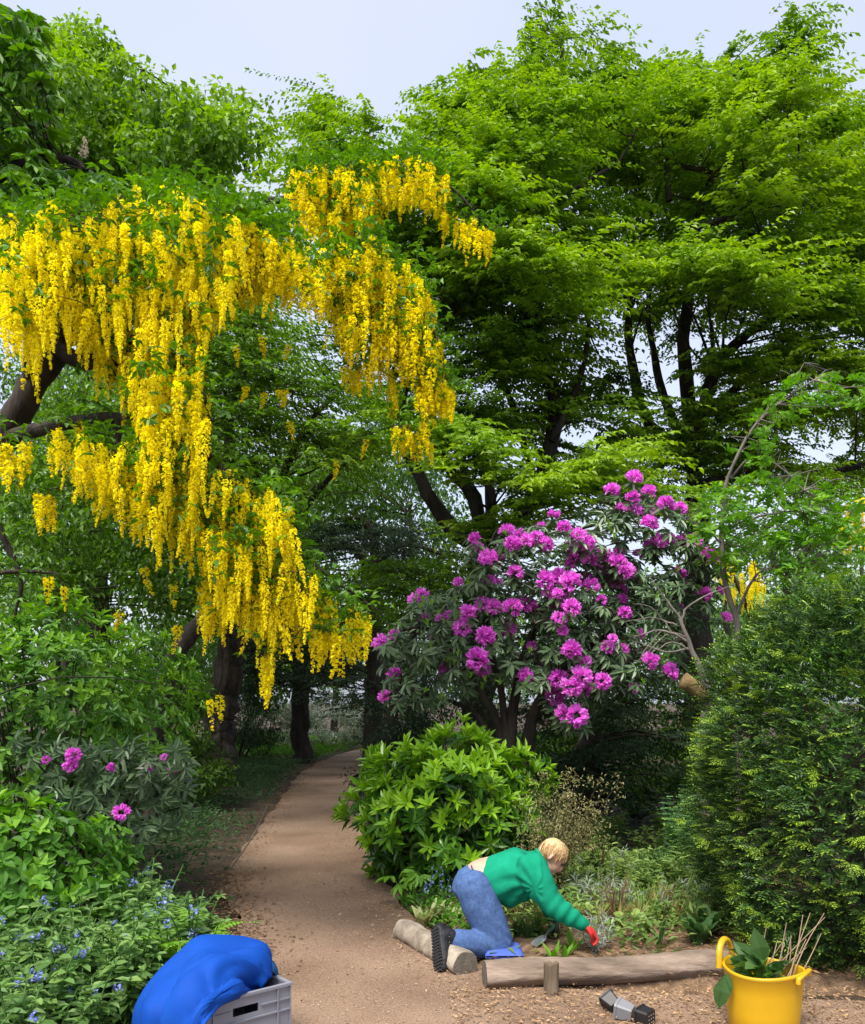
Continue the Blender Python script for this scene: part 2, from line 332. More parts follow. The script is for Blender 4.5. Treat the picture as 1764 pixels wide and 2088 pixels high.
def clumps(g, C, R, nper, L, W, shape='dia', lo=0., hi=1., flat=.75, hang=.5):
    Kn = len(C); n = Kn*nper; u = unit(rnd(n)); rad = RNG.uniform(.35, 1, n)**.5
    P = np.repeat(C, nper, 0)+u*A(1, 1, flat)*(np.repeat(R, nper)*rad)[:, None]
    D = unit(u*.6-UP*hang+rnd(n, .45)); N = unit(u*.8+UP*.7+rnd(n, .35)); sz = RNG.uniform(.65, 1.25, n)
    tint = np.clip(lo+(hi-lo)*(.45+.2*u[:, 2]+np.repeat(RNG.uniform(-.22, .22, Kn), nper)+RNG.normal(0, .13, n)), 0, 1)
    g.leaves(P, D, N, L*sz, W*sz, tint, shape, .2, .2)
def limb_geo(parent, base, P, r0, r1, mat, name='limb', n=14, sides=8, jit=.06):
    Q = cat_rom(P, n); w = np.linspace(0, 1, n); g = Geo(base)
    Q[1:-1] += RNG.normal(0, r1*.13+.002, Q[1:-1].shape)
    g.tube(Q, r0*(1-w)+r1*w, sides, jit=jit); g.build(name, mat, parent, True); return Q
def connect(tw, skel, C, frac=1.0, r=.02):
    """thin boughs from the nearest lower skeleton point out to crown centres"""
    for c in C:
        if RNG.random() > frac: continue
        d = np.linalg.norm((skel-c)*A(1, 1, 1.6), axis=1)+np.where(skel[:, 2] > c[2]+.1, 1.5, 0); s = skel[np.argmin(d)]
        if np.linalg.norm(s-c) > 4.5: continue
        m = (s+c)/2+UP*.12*np.linalg.norm(c-s)*RNG.uniform(-.3, 1)+rnd(1, .06)[0]
        Q = cat_rom([s, m, c], 7); w = np.linspace(1, .25, 7)
        tw.tube(Q, r*w*(.6+.25*np.linalg.norm(c-s)), 4)
def tree(name, label, base, limbs, bark, mat, polys, mode='spray', leaf=(.085, .042), shape='dia', group=None, trunk=None, cat='tree', holes=(), lo=0., hi=1., twr=.02, frac=.8, crownlabel=None, tsides=12):
    """polys: list of (polygon in photo units, count, (d0,d1), size(m), twigs, leaves)"""
    base = np.asarray(base, float); root = thing(name, label, cat, base, group); sk = []
    if trunk is not None:
        P, r0, r1 = trunk; sk.append(limb_geo(root, base, P, r0, r1, bark, 'trunk', 18 if tsides < 20 else 46, tsides, .06 if tsides < 20 else .022))
    for P, r0, r1 in limbs: sk.append(limb_geo(root, base, P, r0, r1, bark))
    sk = np.vstack(sk); g = Geo(base); tw = Geo(base)
    for poly, cnt, (d0, d1), size, a, b, *dt in polys:
        dt = dt[0] if dt else 0.  # tint offset: crown highlights painted into front sprays, darker for a back tier
        q = sample_poly(poly, cnt, holes); d = RNG.uniform(d0, d1, cnt); C = at(q[:, 0], q[:, 1], d)
        C[:, 2] = np.maximum(C[:, 2], .25)
        out = C-base; out[:, 2] = 0; out = unit(out+rnd(cnt, .25)*A(1, 1, 0)); R = size*RNG.uniform(.7, 1.25, cnt)
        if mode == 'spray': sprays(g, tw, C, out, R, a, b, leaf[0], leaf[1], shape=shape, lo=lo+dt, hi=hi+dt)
        else: clumps(g, C, R, a, leaf[0], leaf[1], shape, lo, hi)
        connect(tw, sk, C-(out*R[:, None]*.5 if mode == 'spray' else 0), frac, twr)
    g.build('crown', mat, root)
    if tw.n: tw.build('twigs', M_TWIG, root, kind='stuff')
    return root
def pp(pts, d): 
    return [at(p[0], p[1], p[2] if len(p) > 2 else d) for p in pts]

HOLES = [(1255,690,48),(1305,725,32),(1068,772,36),(835,985,55),(800,1030,45),(900,880,18),(1690,640,28),(1755,690,38),(1560,655,22),(1170,385,16),(1500,470,16),(1240,520,14),(1730,350,22),(1330,860,22),(1440,870,18),(1170,300,10),(470,330,26)]
# spreading tree in the middle
b0 = A((985-CXP)/FPX*13, 13, 0); fk = at(985, 1090, 13)
tree('spreading_tree', 'tall spreading tree with dark leaning stems and layered bright green sprays behind the rhododendron', b0,
     [(pp([(960,1100),(925,1080),(880,1020),(850,960),(810,895),(770,830),(720,770)],12.9), .15, .03),
      (pp([(985,1090),(965,1010),(920,960),(885,900),(865,780),(855,650),(840,480)],13.2), .13, .03),
      (pp([(1000,1090),(1000,1010),(985,930),(935,860),(910,760)],12.7), .10, .03),
      (pp([(1010,1100),(1090,1020),(1125,900),(1130,800),(1085,725),(1065,650),(1078,560),(1100,420),(1120,300),(1150,180),(1145,80)],13.0), .14, .02),
      (pp([(1095,1000),(1050,840),(1020,760),(1040,715),(1050,640)],13.4), .07, .02),
      (pp([(1075,720),(1085,640),(1110,540),(1200,380),(1260,250)],12.6), .06, .015),
      (pp([(860,760),(800,640),(720,500),(660,330),(640,220)],13.6), .07, .015),
      (pp([(1100,420),(1060,360),(1040,300)],12.2), .04, .012), (pp([(1105,440),(1180,380),(1260,330),(1300,260)],12), .045, .012), (pp([(1125,900),(1180,780),(1200,680),(1190,600)],12.6), .06, .02), (pp([(960,1000),(905,820),(900,700),(930,600)],12.4), .06, .02), (pp([(865,800),(930,640),(1000,560)],12.8), .05, .015)],
     M_BARK, M_ZEL,
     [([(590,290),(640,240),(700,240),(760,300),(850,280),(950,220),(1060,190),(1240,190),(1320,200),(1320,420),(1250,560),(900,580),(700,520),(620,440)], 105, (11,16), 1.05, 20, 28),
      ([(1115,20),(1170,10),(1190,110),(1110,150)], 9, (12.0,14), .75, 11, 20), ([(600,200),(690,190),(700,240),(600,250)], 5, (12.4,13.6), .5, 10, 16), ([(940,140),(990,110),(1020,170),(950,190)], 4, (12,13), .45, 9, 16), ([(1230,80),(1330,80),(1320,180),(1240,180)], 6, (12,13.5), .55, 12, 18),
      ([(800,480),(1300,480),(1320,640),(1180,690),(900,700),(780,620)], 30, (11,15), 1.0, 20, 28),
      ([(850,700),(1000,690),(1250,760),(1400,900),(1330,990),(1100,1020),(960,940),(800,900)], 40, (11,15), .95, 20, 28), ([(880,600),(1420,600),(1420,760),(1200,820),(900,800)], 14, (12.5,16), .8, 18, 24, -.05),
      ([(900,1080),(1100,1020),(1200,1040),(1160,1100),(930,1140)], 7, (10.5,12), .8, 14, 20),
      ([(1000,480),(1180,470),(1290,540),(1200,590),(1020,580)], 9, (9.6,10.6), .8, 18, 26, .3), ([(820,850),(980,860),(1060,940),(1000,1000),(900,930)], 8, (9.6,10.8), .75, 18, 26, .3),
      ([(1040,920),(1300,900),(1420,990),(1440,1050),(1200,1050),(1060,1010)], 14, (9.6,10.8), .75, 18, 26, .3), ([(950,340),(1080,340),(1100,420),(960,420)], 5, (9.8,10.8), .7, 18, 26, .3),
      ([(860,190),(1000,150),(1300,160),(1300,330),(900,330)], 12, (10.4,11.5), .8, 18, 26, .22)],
     leaf=(.095,.05), trunk=([b0, at(975,1300,13), fk], .30, .2), holes=HOLES, group='tall trees behind the rhododendron')
# big tree on the right
b1 = A((1425-CXP)/FPX*14.5, 14.5, 0)
tree('spreading_tree', 'broad tree with fanning dark boughs and yellow green sprays above the young grey sapling', b1,
     [(pp([(1420,1000),(1410,900),(1402,800),(1392,700),(1405,600),(1412,480),(1440,400),(1452,350),(1425,290),(1432,220),(1470,160)],14.5), .15, .02),
      (pp([(1425,900),(1450,770),(1500,700),(1590,640),(1680,580),(1780,480)],14), .12, .03),
      (pp([(1420,950),(1320,860),(1295,770),(1282,700),(1285,620),(1310,500),(1360,330)],14.6), .12, .025),
      (pp([(1415,960),(1350,800),(1335,720),(1320,640),(1340,520)],15), .10, .025),
      (pp([(1425,870),(1470,740),(1540,670),(1620,560)],15), .09, .02),
      (pp([(1430,990),(1560,950),(1680,960),(1800,940)],13.6), .09, .03),
      (pp([(1425,860),(1560,740),(1660,690),(1790,670)],15.4), .08, .02),
      (pp([(1445,370),(1520,300),(1600,260),(1700,230)],13), .05, .012), (pp([(1412,470),(1500,430),(1620,330),(1720,310)],12.6), .05, .012), (pp([(1452,350),(1380,330),(1370,250)],12.8), .045, .012), (pp([(1365,410),(1360,320),(1380,280)],12.8), .05, .02), (pp([(1600,640),(1680,560),(1700,450)],13.4), .06, .015)],
     M_BARK, M_ZEL,
     [([(1260,200),(1350,160),(1430,220),(1560,170),(1640,140),(1680,210),(1760,280),(1900,320),(1950,420),(1900,560),(1500,540),(1250,480),(1220,300)], 105, (12,17), 1.1, 20, 28),
      ([(1590,60),(1650,20),(1680,90),(1600,140)], 8, (12.6,14.4), .75, 11, 20), ([(1340,70),(1400,80),(1390,160),(1330,160)], 4, (13,14), .5, 16, 22), ([(1480,120),(1560,90),(1570,170),(1490,170)], 6, (12.6,14.4), .75, 11, 20), ([(1690,200),(1780,200),(1790,270),(1700,270)], 4, (13,14), .5, 16, 22),
      ([(1280,480),(1900,470),(1900,720),(1600,640),(1300,620)], 46, (12,17), 1.0, 20, 28),
      ([(1430,700),(1900,640),(1900,990),(1500,1000),(1300,930),(1330,860)], 56, (12,17), .95, 20, 28), ([(1380,600),(1850,560),(1850,760),(1450,760)], 14, (12,16), .8, 18, 24, 0.),
      ([(1300,490),(1600,500),(1560,580),(1320,560)], 11, (10.6,11.6), .85, 18, 26, .3), ([(1300,150),(1640,120),(1750,260),(1700,420),(1350,400)], 14, (11,12.4), .85, 18, 26, .25)],
     leaf=(.1,.052), trunk=([b1, at(1420,1250,14.5), at(1420,1000,14.5)], .28, .18), holes=HOLES, hi=1.05, group='tall trees behind the rhododendron')
# fresh tree behind the laburnum
b2 = A((300-CXP)/FPX*11, 11, 0)
tree('understory_tree', 'fresh green layered tree showing between the yellow laburnum branches', b2,
     [(pp([(500,1250),(540,1100),(580,960),(640,850),(720,770)],11), .09, .02), (pp([(490,1200),(470,1000),(470,850),(520,700),(560,600)],11), .09, .02),
      (pp([(500,1230),(620,1040),(700,950),(770,930)],11.5), .06, .015)], M_BARK, M_ZEL,
     [([(420,560),(640,560),(720,760),(860,820),(800,930),(720,930),(600,880),(500,960),(420,900),(380,720)], 90, (9.3,12.5), .85, 15, 22),
      ([(430,900),(560,900),(580,1010),(470,1080)], 16, (9.3,11), .7, 13, 18)],
     leaf=(.07,.036), trunk=([b2, at(330,1400,11), at(400,1280,11), at(490,1200,11)], .13, .09), holes=HOLES, lo=-.12, hi=.82)
# lime at top left
b3 = A((190-CXP)/FPX*19, 19, 0)
tree('lime_tree', 'tall round headed tree with billowing mid green leaf clumps above the laburnum', b3,
     [(pp([(190,800),(210,600),(240,400),(270,250),(290,140)],19), .22, .03), (pp([(200,700),(300,560),(400,400),(470,300),(520,250)],18.5), .16, .02),
      (pp([(190,760),(120,560),(100,350),(110,150)],19), .18, .03), (pp([(230,640),(380,430),(440,330),(500,350)],18), .1, .02)], M_BARK, M_LIME,
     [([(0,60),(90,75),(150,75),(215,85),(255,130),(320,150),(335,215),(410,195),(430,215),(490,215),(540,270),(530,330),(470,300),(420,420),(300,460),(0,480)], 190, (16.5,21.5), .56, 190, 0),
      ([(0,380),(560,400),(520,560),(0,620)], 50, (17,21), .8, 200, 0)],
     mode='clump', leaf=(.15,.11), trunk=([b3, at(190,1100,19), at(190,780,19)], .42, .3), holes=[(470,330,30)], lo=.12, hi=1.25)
# horse chestnut at the far left, palmate leaves
b4 = A(-6.3, 8.8, 0)
root = thing('horse_chestnut', 'horse chestnut with big hand shaped leaves and pale upright flower candles', 'tree', b4)
sk = np.vstack([limb_geo(root, b4, [b4, A(-6.2,8.8,3), A(-5.9,8.8,5.2), A(-5.6,8.7,8)], .2, .09, M_BARK, 'trunk', 16),
     limb_geo(root, b4, [A(-5.9,8.8,5), at(-60,420,8.6), at(60,330,8.4), at(150,330,8.2), at(170,345,8.1)], .08, .02, M_BARK),
     limb_geo(root, b4, [A(-5.7,8.7,6.5), at(-40,240,8.6), at(40,120,8.6), at(80,60,8.6)], .08, .02, M_BARK),
     limb_geo(root, b4, [A(-5.9,8.8,4.6), at(-40,640,8.6), at(80,560,8.4), at(180,400,8.2)], .07, .015, M_BARK)])
tw = Geo(b4); g = Geo(b4)
def palmate(g, C, nleaf, L, tints, out):
    for c, ti, o in zip(C, tints, out):
        ax = unit(UP*.25+o*.6+rnd(1, .35)[0]); nrm = unit(UP+o*.5+rnd(1, .3)[0]); ax = unit(ax-nrm*np.dot(ax, nrm)); sd = np.cross(nrm, ax)
        th = np.linspace(-1.9, 1.9, nleaf)+RNG.normal(0, .08, nleaf); l = L*(1-.28*np.abs(th)/1.9)*RNG.uniform(.8, 1.15)
        D = np.cos(th)[:, None]*ax+np.sin(th)[:, None]*sd-nrm*.25
        g.leaves(np.repeat(c[None], nleaf, 0), D, np.repeat(nrm[None], nleaf, 0), l, l*.36, np.clip(ti+RNG.normal(0, .06, nleaf), 0, 1), 'oval', .2, .25)
q = np.vstack([sample_poly([(-60,40),(60,40),(95,90),(110,200),(100,330),(150,420),(60,470),(-60,470)], 330), sample_poly([(140,345),(240,350),(280,400),(130,420)], 30), sample_poly([(-40,20),(60,20),(95,80),(40,120),(-40,110)], 60)])
C = at(q[:, 0], q[:, 1], RNG.uniform(7.4, 9.6, len(q))); o_ = unit((C-b4-A(0, 0, 4.5))*A(1, 1, .3)); tints = np.clip(RNG.normal(.5, .18, len(q)), 0, 1)
palmate(g, C[300:], 7, .2, tints[300:], o_[300:])
pro = []
for k_ in range(6):
    gp = Geo(); palmate(gp, np.zeros((1, 3)), 7, .2, [.25+.1*k_], np.array([[0, -1, 0.]])); me = gp.mesh('palmate_leaf'); me.materials.append(M_CHEST); pro.append(me)
for c in C[:300]: place_part('palmate_leaf', pro[RNG.integers(6)], root, b4, frame(c, rotz(A(1, 0, 0), RNG.uniform(-.9, .9)), unit(UP+rnd(1, .25)[0])))
connect(tw, sk, C[::4], 1, .012)
g.build('crown', M_CHEST, root); tw.build('twigs', M_TWIG, root, kind='stuff')
for c in (at(172,318,8.1), at(88,195,8.3), at(95,285,8.2)):
    gp = Geo(b4); n = 60; t = RNG.uniform(0, 1, n); a = RNG.uniform(0, 6.28, n); P = c+np.c_[np.cos(a)*.035*(1-t*.8), np.sin(a)*.035*(1-t*.8), t*.17]
    gp.leaves(P, rnd(n)+UP*.3, rnd(n), .03, .025, RNG.uniform(.5, 1, n), 'dia'); gp.build('flower_candle', leaf_mat('candle_petal', [(.3,.2,.15),(.5,.38,.28),(.65,.58,.45)], .6, .2), root)

# dark conifer with a level bough, big rough trunk, dark trunk by the path
b5 = A((760-CXP)/FPX*19, 19, 0)
tree('cedar_tree', 'dark layered conifer with level black boughs over the far end of the path', b5,
     [(pp([(765,1180),(720,1120),(660,1120),(600,1140)],18), .10, .03), (pp([(765,1150),(820,1110),(900,1130)],18), .09, .03), (pp([(765,1120),(740,1060),(650,1060)],18), .08, .02)], M_BARK, M_CONIF,
     [([(590,1050),(740,1035),(900,1085),(900,1150),(760,1120),(600,1125)], 34, (15.5,20), .75, 14, 24),
      ([(560,1190),(660,1160),(800,1290),(820,1440),(740,1470),(560,1400)], 40, (17,21), .8, 14, 24)],
     leaf=(.085,.03), trunk=([b5, at(762,1300,19), at(765,1090,19)], .25, .1))
b6 = A((447-CXP)/FPX*17, 17, 0)
tree('old_tree', 'old tree with a thick rough grey brown trunk left of the path', b6,
     [(pp([(482,1240),(450,1160),(390,1070),(300,950)],17), .14, .05), (pp([(485,1260),(540,1150),(600,1040),(660,980),(740,930)],16.5), .14, .03), (pp([(490,1250),(500,1100),(470,960)],17.5), .2, .05)], M_BARKB, M_LIME,
     [([(0,800),(380,780),(460,960),(600,1010),(600,1120),(520,1190),(420,1240),(0,1250)], 170, (12.5,20), .8, 230, 0),
      ([(580,900),(760,920),(760,1000),(620,1040)], 22, (15,18), .7, 120, 0)],
     mode='clump', leaf=(.11,.07), trunk=([b6, at(445,1500,17), at(462,1390,17), at(485,1250,17), at(490,1150,17)], .37, .22), holes=[(215,1230,25),(290,1010,14),(260,1270,22),(130,1060,12),(380,1040,14),(330,1160,15)], lo=-.15, hi=.8, tsides=30)
b7 = A((614-CXP)/FPX*23, 23, 0)
tree('dark_conifer', 'dark straight conifer trunk with drooping black green boughs beside the path bend', b7,
     [(pp([(614,1330),(570,1360),(520,1400)],23), .07, .02), (pp([(614,1300),(660,1330),(720,1390)],23), .07, .02)], M_BARK, M_CONIF,
     [([(500,1290),(720,1290),(730,1390),(660,1400),(560,1400),(490,1370)], 60, (21,25.5), .8, 14, 24)],
     leaf=(.1,.035), trunk=([b7, at(612,1450,23), at(616,1330,23), at(616,1200,23)], .27, .2))
b8 = A((1197-CXP)/FPX*10.5, 10.5, 0)
tree('dark_evergreen', 'dark evergreen with a stout shaded trunk under the rhododendron', b8,
     [(pp([(1197,1420),(1120,1360),(1040,1330)],10.5), .12, .03), (pp([(1197,1400),(1290,1340),(1400,1300)],10.5), .12, .03)], M_BARK, M_CONIF,
     [([(1000,1200),(1400,1230),(1450,1400),(1300,1430),(1050,1420)], 36, (10,12.5), .6, 14, 20),
      ([(1040,1420),(1300,1440),(1300,1600),(1040,1600)], 34, (8.9,10.2), .42, 14, 20),
      ([(1240,1440),(1450,1420),(1460,1640),(1240,1640)], 30, (10.2,12), .5, 14, 20)],
     leaf=(.06,.024), trunk=([b8, at(1197,1560,10.5), at(1203,1480,10.5), at(1192,1300,10.5)], .19, .13))
b9 = A((800-CXP)/FPX*12.5, 12.5, 0)
tree('hornbeam', 'low green hornbeam between the dark conifer and the rhododendron', b9,
     [(pp([(800,1420),(780,1330),(740,1250)],12.5), .07, .02), (pp([(800,1400),(850,1280),(900,1180)],12.5), .07, .02)], M_BARK, M_ZEL,
     [([(650,1160),(880,1130),(990,1110),(960,1230),(850,1280),(760,1300),(690,1270)], 38, (11.5,14), .6, 14, 20)],
     leaf=(.065,.033), trunk=([b9, at(800,1520,12.5), at(800,1410,12.5)], .1, .08), lo=-.1, hi=.75)

# woods behind, each tree its own
k = 0
far = [(-26,34,9),(-20,30,9.5),(-14.5,32,8.5),(-9,35,8),(-4.5,38,7),(-.5,42,7.5),(3.5,37,7),(7.5,33,7.5),(12,31,8.5),(17,33,9),(22.5,31,9.5),(28,35,9),(-7,28,5.5),(9.5,27,6),(15,26,6.5)]
far_lab = ['pale woodland tree far behind the garden', 'hazy green woodland tree closing the view behind the path']
for x, y, h in far:
    b = A(x, y, 0); pxx = CXP+x/y*FPX; wl = 'behind the laburnum and azalea' if pxx < 420 else 'beyond the bend of the path' if pxx < 860 else 'behind the flowering rhododendron' if pxx < 1380 else 'behind the sapling and yew'
    rt = thing('woodland_tree', 'pale woodland tree far '+wl, 'tree', b, 'woodland trees '+wl)
    limb_geo(rt, b, [b, b+A(.1, 0, h*.4), b+A(0, .1, h*.85)], .2, .06, M_BARK, 'trunk', 10, 7)
    n = 60; u_ = unit(rnd(n)); C = b+A(0, 0, h*.6)+u_*A(2.6, 2.6, h*.38)*RNG.uniform(.5, 1, (n, 1)); C[:, 2] = np.maximum(C[:, 2], .4)
    g = Geo(b); clumps(g, C, np.full(n, .95), 70, .22, .14); g.build('crown', M_FAR, rt); k += 1
for lab_, bx_, poly, n_ in (('airy pale green tree seen between the leaning stems and the dark conifer', (830-CXP)/FPX*24, [(560,930),(760,900),(900,930),(960,1060),(900,1110),(700,1060),(580,1060)], 60), ('airy green tree filling the view behind the laburnum trunk', (120-CXP)/FPX*24, [(-80,600),(500,600),(600,900),(560,1080),(0,1150),(-80,1000)], 120), ('airy green tree above the far end of the path', (640-CXP)/FPX*27, [(540,1060),(900,1090),(960,1200),(900,1330),(760,1350),(560,1330)], 70)):
    d_ = 24.; b = A(bx_, d_, 0)
    tree('airy_tree', lab_, b, [], M_BARK, M_FAR, [(poly, n_, (22,27), .8, 130, 0)], mode='clump', leaf=(.15,.09), trunk=([b, b+A(.2,0,3), b+A(.1,0,7)], .16, .06), lo=-.15, hi=.75, frac=.3)
# hedge-like evergreen bushes at the far end of the path, white blossom bush
def bush(name, label, base, rad, nC, nper, L, W, mat, cat='shrub', clr=.35, group=None, lo=0., hi=1., shape='dia', stems=5, kind='clump', extra=None):
    base = np.asarray(base, float); rt = thing(name, label, cat, base, group); rad = np.asarray(rad, float)
    g = Geo(base); u_ = unit(rnd(nC)); u_[:, 2] = np.abs(u_[:, 2])*1.0-.15
    C = base+A(0, 0, rad[2]*.25)+u_*rad*RNG.uniform(.55, .95, (nC, 1)); C[:, 2] = np.maximum(C[:, 2], .12)
    clumps(g, C, np.full(nC, clr), nper, L, W, shape, lo, hi); g.build('foliage', mat, rt)
    for s_ in range(stems):
        e = C[RNG.integers(nC)]; st = base+A(RNG.normal(0, .08), RNG.normal(0, .08), 0); limb_geo(rt, base, [st, (st+e)/2+A(0, 0, .1), e], .02+.006*rad[2], .006, M_BARK, 'stem', 8, 5)
    return rt
bush('blossom_bush', 'bush covered in small white blossom where the path bends away', (-3.6, 29.5, 0), (1.9, 1.2, 2.1), 60, 170, .07, .06, M_WHITE, lo=.1, hi=1.05)
bush('blossom_bush', 'pale blossom bush seen behind the dark conifer trunk', (-6.0, 30.5, 0), (1.4, 1.1, 2.0), 36, 150, .07, .06, M_WHITE, lo=-.1, hi=.85)
bush('yew_bush', 'dark evergreen bush between the rough trunk and the dark conifer', (-5.2, 22.5, 0), (1.2, 1.0, 2.2), 46, 180, .08, .03, M_CONIF, lo=.2, hi=1.2)
bush('yew_bush', 'black green evergreen bush on the inside of the path bend', (-.75, 21.5, 0), (1.15, 1.2, 3.1), 60, 190, .08, .03, M_CONIF)
bush('yew_bush', 'dark evergreen thicket behind the cherry laurel', (.3, 12.5, 0), (1.7, 1.0, 2.1), 60, 190, .06, .025, M_CONIF)
bush('holly_bush', 'shaded evergreen bush behind the broad left trunk', (-6.6, 19.5, 0), (1.6, 1.2, 2.4), 56, 170, .08, .035, M_CONIF, lo=.2, hi=1.2)
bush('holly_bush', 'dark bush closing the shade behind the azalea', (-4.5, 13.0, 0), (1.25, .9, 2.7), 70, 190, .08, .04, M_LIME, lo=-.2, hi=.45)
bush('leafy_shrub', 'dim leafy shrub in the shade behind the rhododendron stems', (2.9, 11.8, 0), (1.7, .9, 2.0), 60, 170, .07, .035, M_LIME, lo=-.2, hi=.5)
bush('leafy_shrub', 'wide shrub of mid green leaves behind the dark yew', (5.3, 9.8, 0), (2.2, 1.2, 3.3), 90, 190, .08, .036, M_SAP, lo=-.1, hi=.8)

# ------------------------------------------------------------------ laburnum
def raceme_mesh(seed, L, n, r, fs=1.0):
    rg = np.random.default_rng(seed); g = Geo()
    bend = rg.normal(0, .05, 2); t = np.sort(rg.uniform(.06, 1, n)); a = np.arange(n)*2.4+rg.normal(0, .4, n)
    prof = r*np.where(t < .25, .65+1.4*t, 1.0-.78*((t-.25)/.75)**1.3); axis = np.c_[bend[0]*t**2*L, bend[1]*t**2*L, -t*L]
    rad = np.c_[np.cos(a), np.sin(a), np.zeros(n)]
    P = axis+rad*(prof*rg.uniform(.55, 1, n))[:, None]; s_ = fs*.0195*(1-.4*t)*rg.uniform(.8, 1.2, n)
    tint = np.clip(.62+rg.normal(0, .2, n), 0, 1)
    g.leaves(P-rad*.012, rad+A(0, 0, .35)+rg.normal(0, .4, (n, 3)), A(0, 0, 1)+rg.normal(0, .5, (n, 3)), s_, s_*1.05, tint, 'dia', .3, .2)
    g.leaves(P-rad*.008, rad*.8-A(0, 0, .7)+rg.normal(0, .3, (n, 3)), rad+A(0, 0, .3), s_*.9, s_*.7, np.clip(tint-.12, 0, 1), 'dia', .5, .1)
    tt = np.linspace(0, 1, 5); g.leaves(A([0, 0, .03]).reshape(1, 3), A([bend[0]*.5, bend[1]*.5, -1]).reshape(1, 3), A([0, 1, 0]).reshape(1, 3), np.array([L+.02]), .006, .1, 'dia', 0, 0)
    return g
LAB_B = A(-3.55, 5.8, 0)
lab = thing('laburnum_tree', 'leaning laburnum tree covered in long hanging yellow flower chains', 'tree', LAB_B)
lab_sk = [limb_geo(lab, LAB_B, [LAB_B, A(-3.45,5.75,1.2), at(-90,1020,5.7), at(15,890,5.7), at(60,800,5.65), at(125,705,5.6)], .14, .078, M_BARK, 'trunk', 22, 14, .04)]
for P, r0, r1 in [
    ([(120,712,5.6),(180,738,5.45),(260,705,5.5),(360,640,5.7),(480,600,6.0),(640,575,6.4),(712,640,6.6),(716,740,6.6)], .06, .010),
    ([(640,575,6.4),(760,560,6.7),(850,620,6.7),(900,720,6.6),(880,800,6.5)], .03, .006),
    ([(850,620,6.7),(835,760,6.6),(815,880,6.5),(840,890,6.4)], .02, .005),
    ([(125,705,5.6),(155,630,5.6),(150,550,5.6),(172,420,5.7)], .06, .012),
    ([(150,580,5.6),(260,500,5.7),(360,440,5.8),(480,440,6.1),(600,480,6.3)], .045, .01),
    ([(340,460,5.8),(480,420,6.6),(620,400,7.2),(780,350,7.4),(905,370,7.2),(1000,470,7.1)], .04, .006),
    ([(60,800,5.65),(60,640,5.3),(30,520,5.0),(90,450,4.9)], .05, .01),
    ([(10,895,5.7),(100,872,5.4),(240,850,5.2),(360,880,5.1),(460,965,5.1),(560,1060,5.2),(640,1150,5.25),(755,1235,5.3)], .05, .007),
    ([(360,880,5.1),(420,1020,5.0),(480,1130,5.0),(560,1230,5.0),(600,1300,5.0)], .022, .005),
    ([(240,850,5.2),(250,960,5.0),(330,1070,4.9)], .02, .005),
    ([(180,738,5.45),(300,760,5.2),(400,780,5.0),(430,860,5.0)], .035, .006),
    ([(-40,1010,5.7),(40,1170,5.8),(30,1260,5.9)], .03, .008), ([(-30,1170,5.6),(60,1165,5.7),(120,1172,5.7)], .02, .006)]:
    lab_sk.append(limb_geo(lab, LAB_B, [at(*p) for p in P], r0, r1, M_BARK, 'limb', 16, 7))
lab_sk = np.vstack(lab_sk)
RP = []   # raceme tops: x, y, depth, length
def drop(poly, n, d, ln, jit=.45):
    q = sample_poly(poly, n); RP.append(np.c_[at(q[:, 0], q[:, 1], d+RNG.uniform(-jit, jit, n)), RNG.uniform(*ln, n)])
def dropl(pts, d, ln, rep=3):
    for x, y in pts:
        for _ in range(rep): RP.append(np.r_[at(x+RNG.normal(0, 7), y+RNG.normal(0, 10), d+RNG.normal(0, .08)), RNG.uniform(*ln)][None])
drop([(0,440),(110,400),(160,430),(280,370),(350,370),(420,410),(500,430),(470,560),(420,660),(400,800),(300,790),(210,700),(150,620),(60,640),(0,560)], 820, 5.3, (.26,.44), .6)
drop([(0,440),(110,410),(150,470),(130,600),(60,690),(0,620)], 90, 4.9, (.3,.45), .35)
drop([(420,420),(520,440),(600,490),(605,520),(540,515),(470,520)], 110, 5.8, (.22,.38), .5)
drop([(430,430),(560,450),(650,520),(660,580),(560,560),(440,570)], 190, 5.9, (.22,.38), .55)
drop([(640,500),(780,470),(800,520),(660,560)], 50, 6.6, (.2,.34), .4)
drop([(250,780),(410,720),(425,820),(420,880),(300,880)], 85, 5.0, (.3,.42), .4)
drop([(110,860),(200,880),(330,900),(430,930),(400,980),(230,990),(140,900)], 85, 5.0, (.24,.36), .4)
drop([(240,970),(430,940),(500,960),(595,1010),(600,1050),(560,1070),(430,1100),(330,1050),(250,1010)], 130, 5.05, (.25,.4), .35)
drop([(400,1080),(590,1040),(610,1120),(650,1150),(640,1180),(560,1190),(450,1200),(410,1150)], 120, 5.1, (.26,.42), .35)
drop([(390,1160),(450,1170),(470,1240),(420,1260)], 14, 5.1, (.22,.32), .2)
drop([(490,1180),(620,1180),(640,1230),(560,1260),(500,1240)], 44, 5.1, (.26,.42), .25)
drop([(620,1180),(680,1195),(690,1240),(640,1260)], 20, 5.2, (.3,.46), .15)
dropl([(650,1270),(675,1280),(700,1290),(540,1330),(550,1340)], 5.1, (.26,.34), 3)
dropl([(712,1245),(725,1240),(752,1255)], 5.3, (.28,.38), 3)
dropl([(5,900),(25,915),(50,905),(75,1010),(100,1005),(120,880),(165,880)], 5.1, (.2,.3), 4)
drop([(590,335),(680,325),(760,318),(850,312),(912,345),(912,390),(850,380),(780,370),(770,430),(700,440),(620,420),(585,380)], 290, 7.2, (.24,.38), .45)
drop([(585,390),(770,385),(775,450),(700,465),(620,440)], 90, 7.3, (.22,.34), .3)
dropl([(905,415),(920,430),(940,450),(960,462),(980,468),(1000,475)], 7.1, (.22,.32), 4)
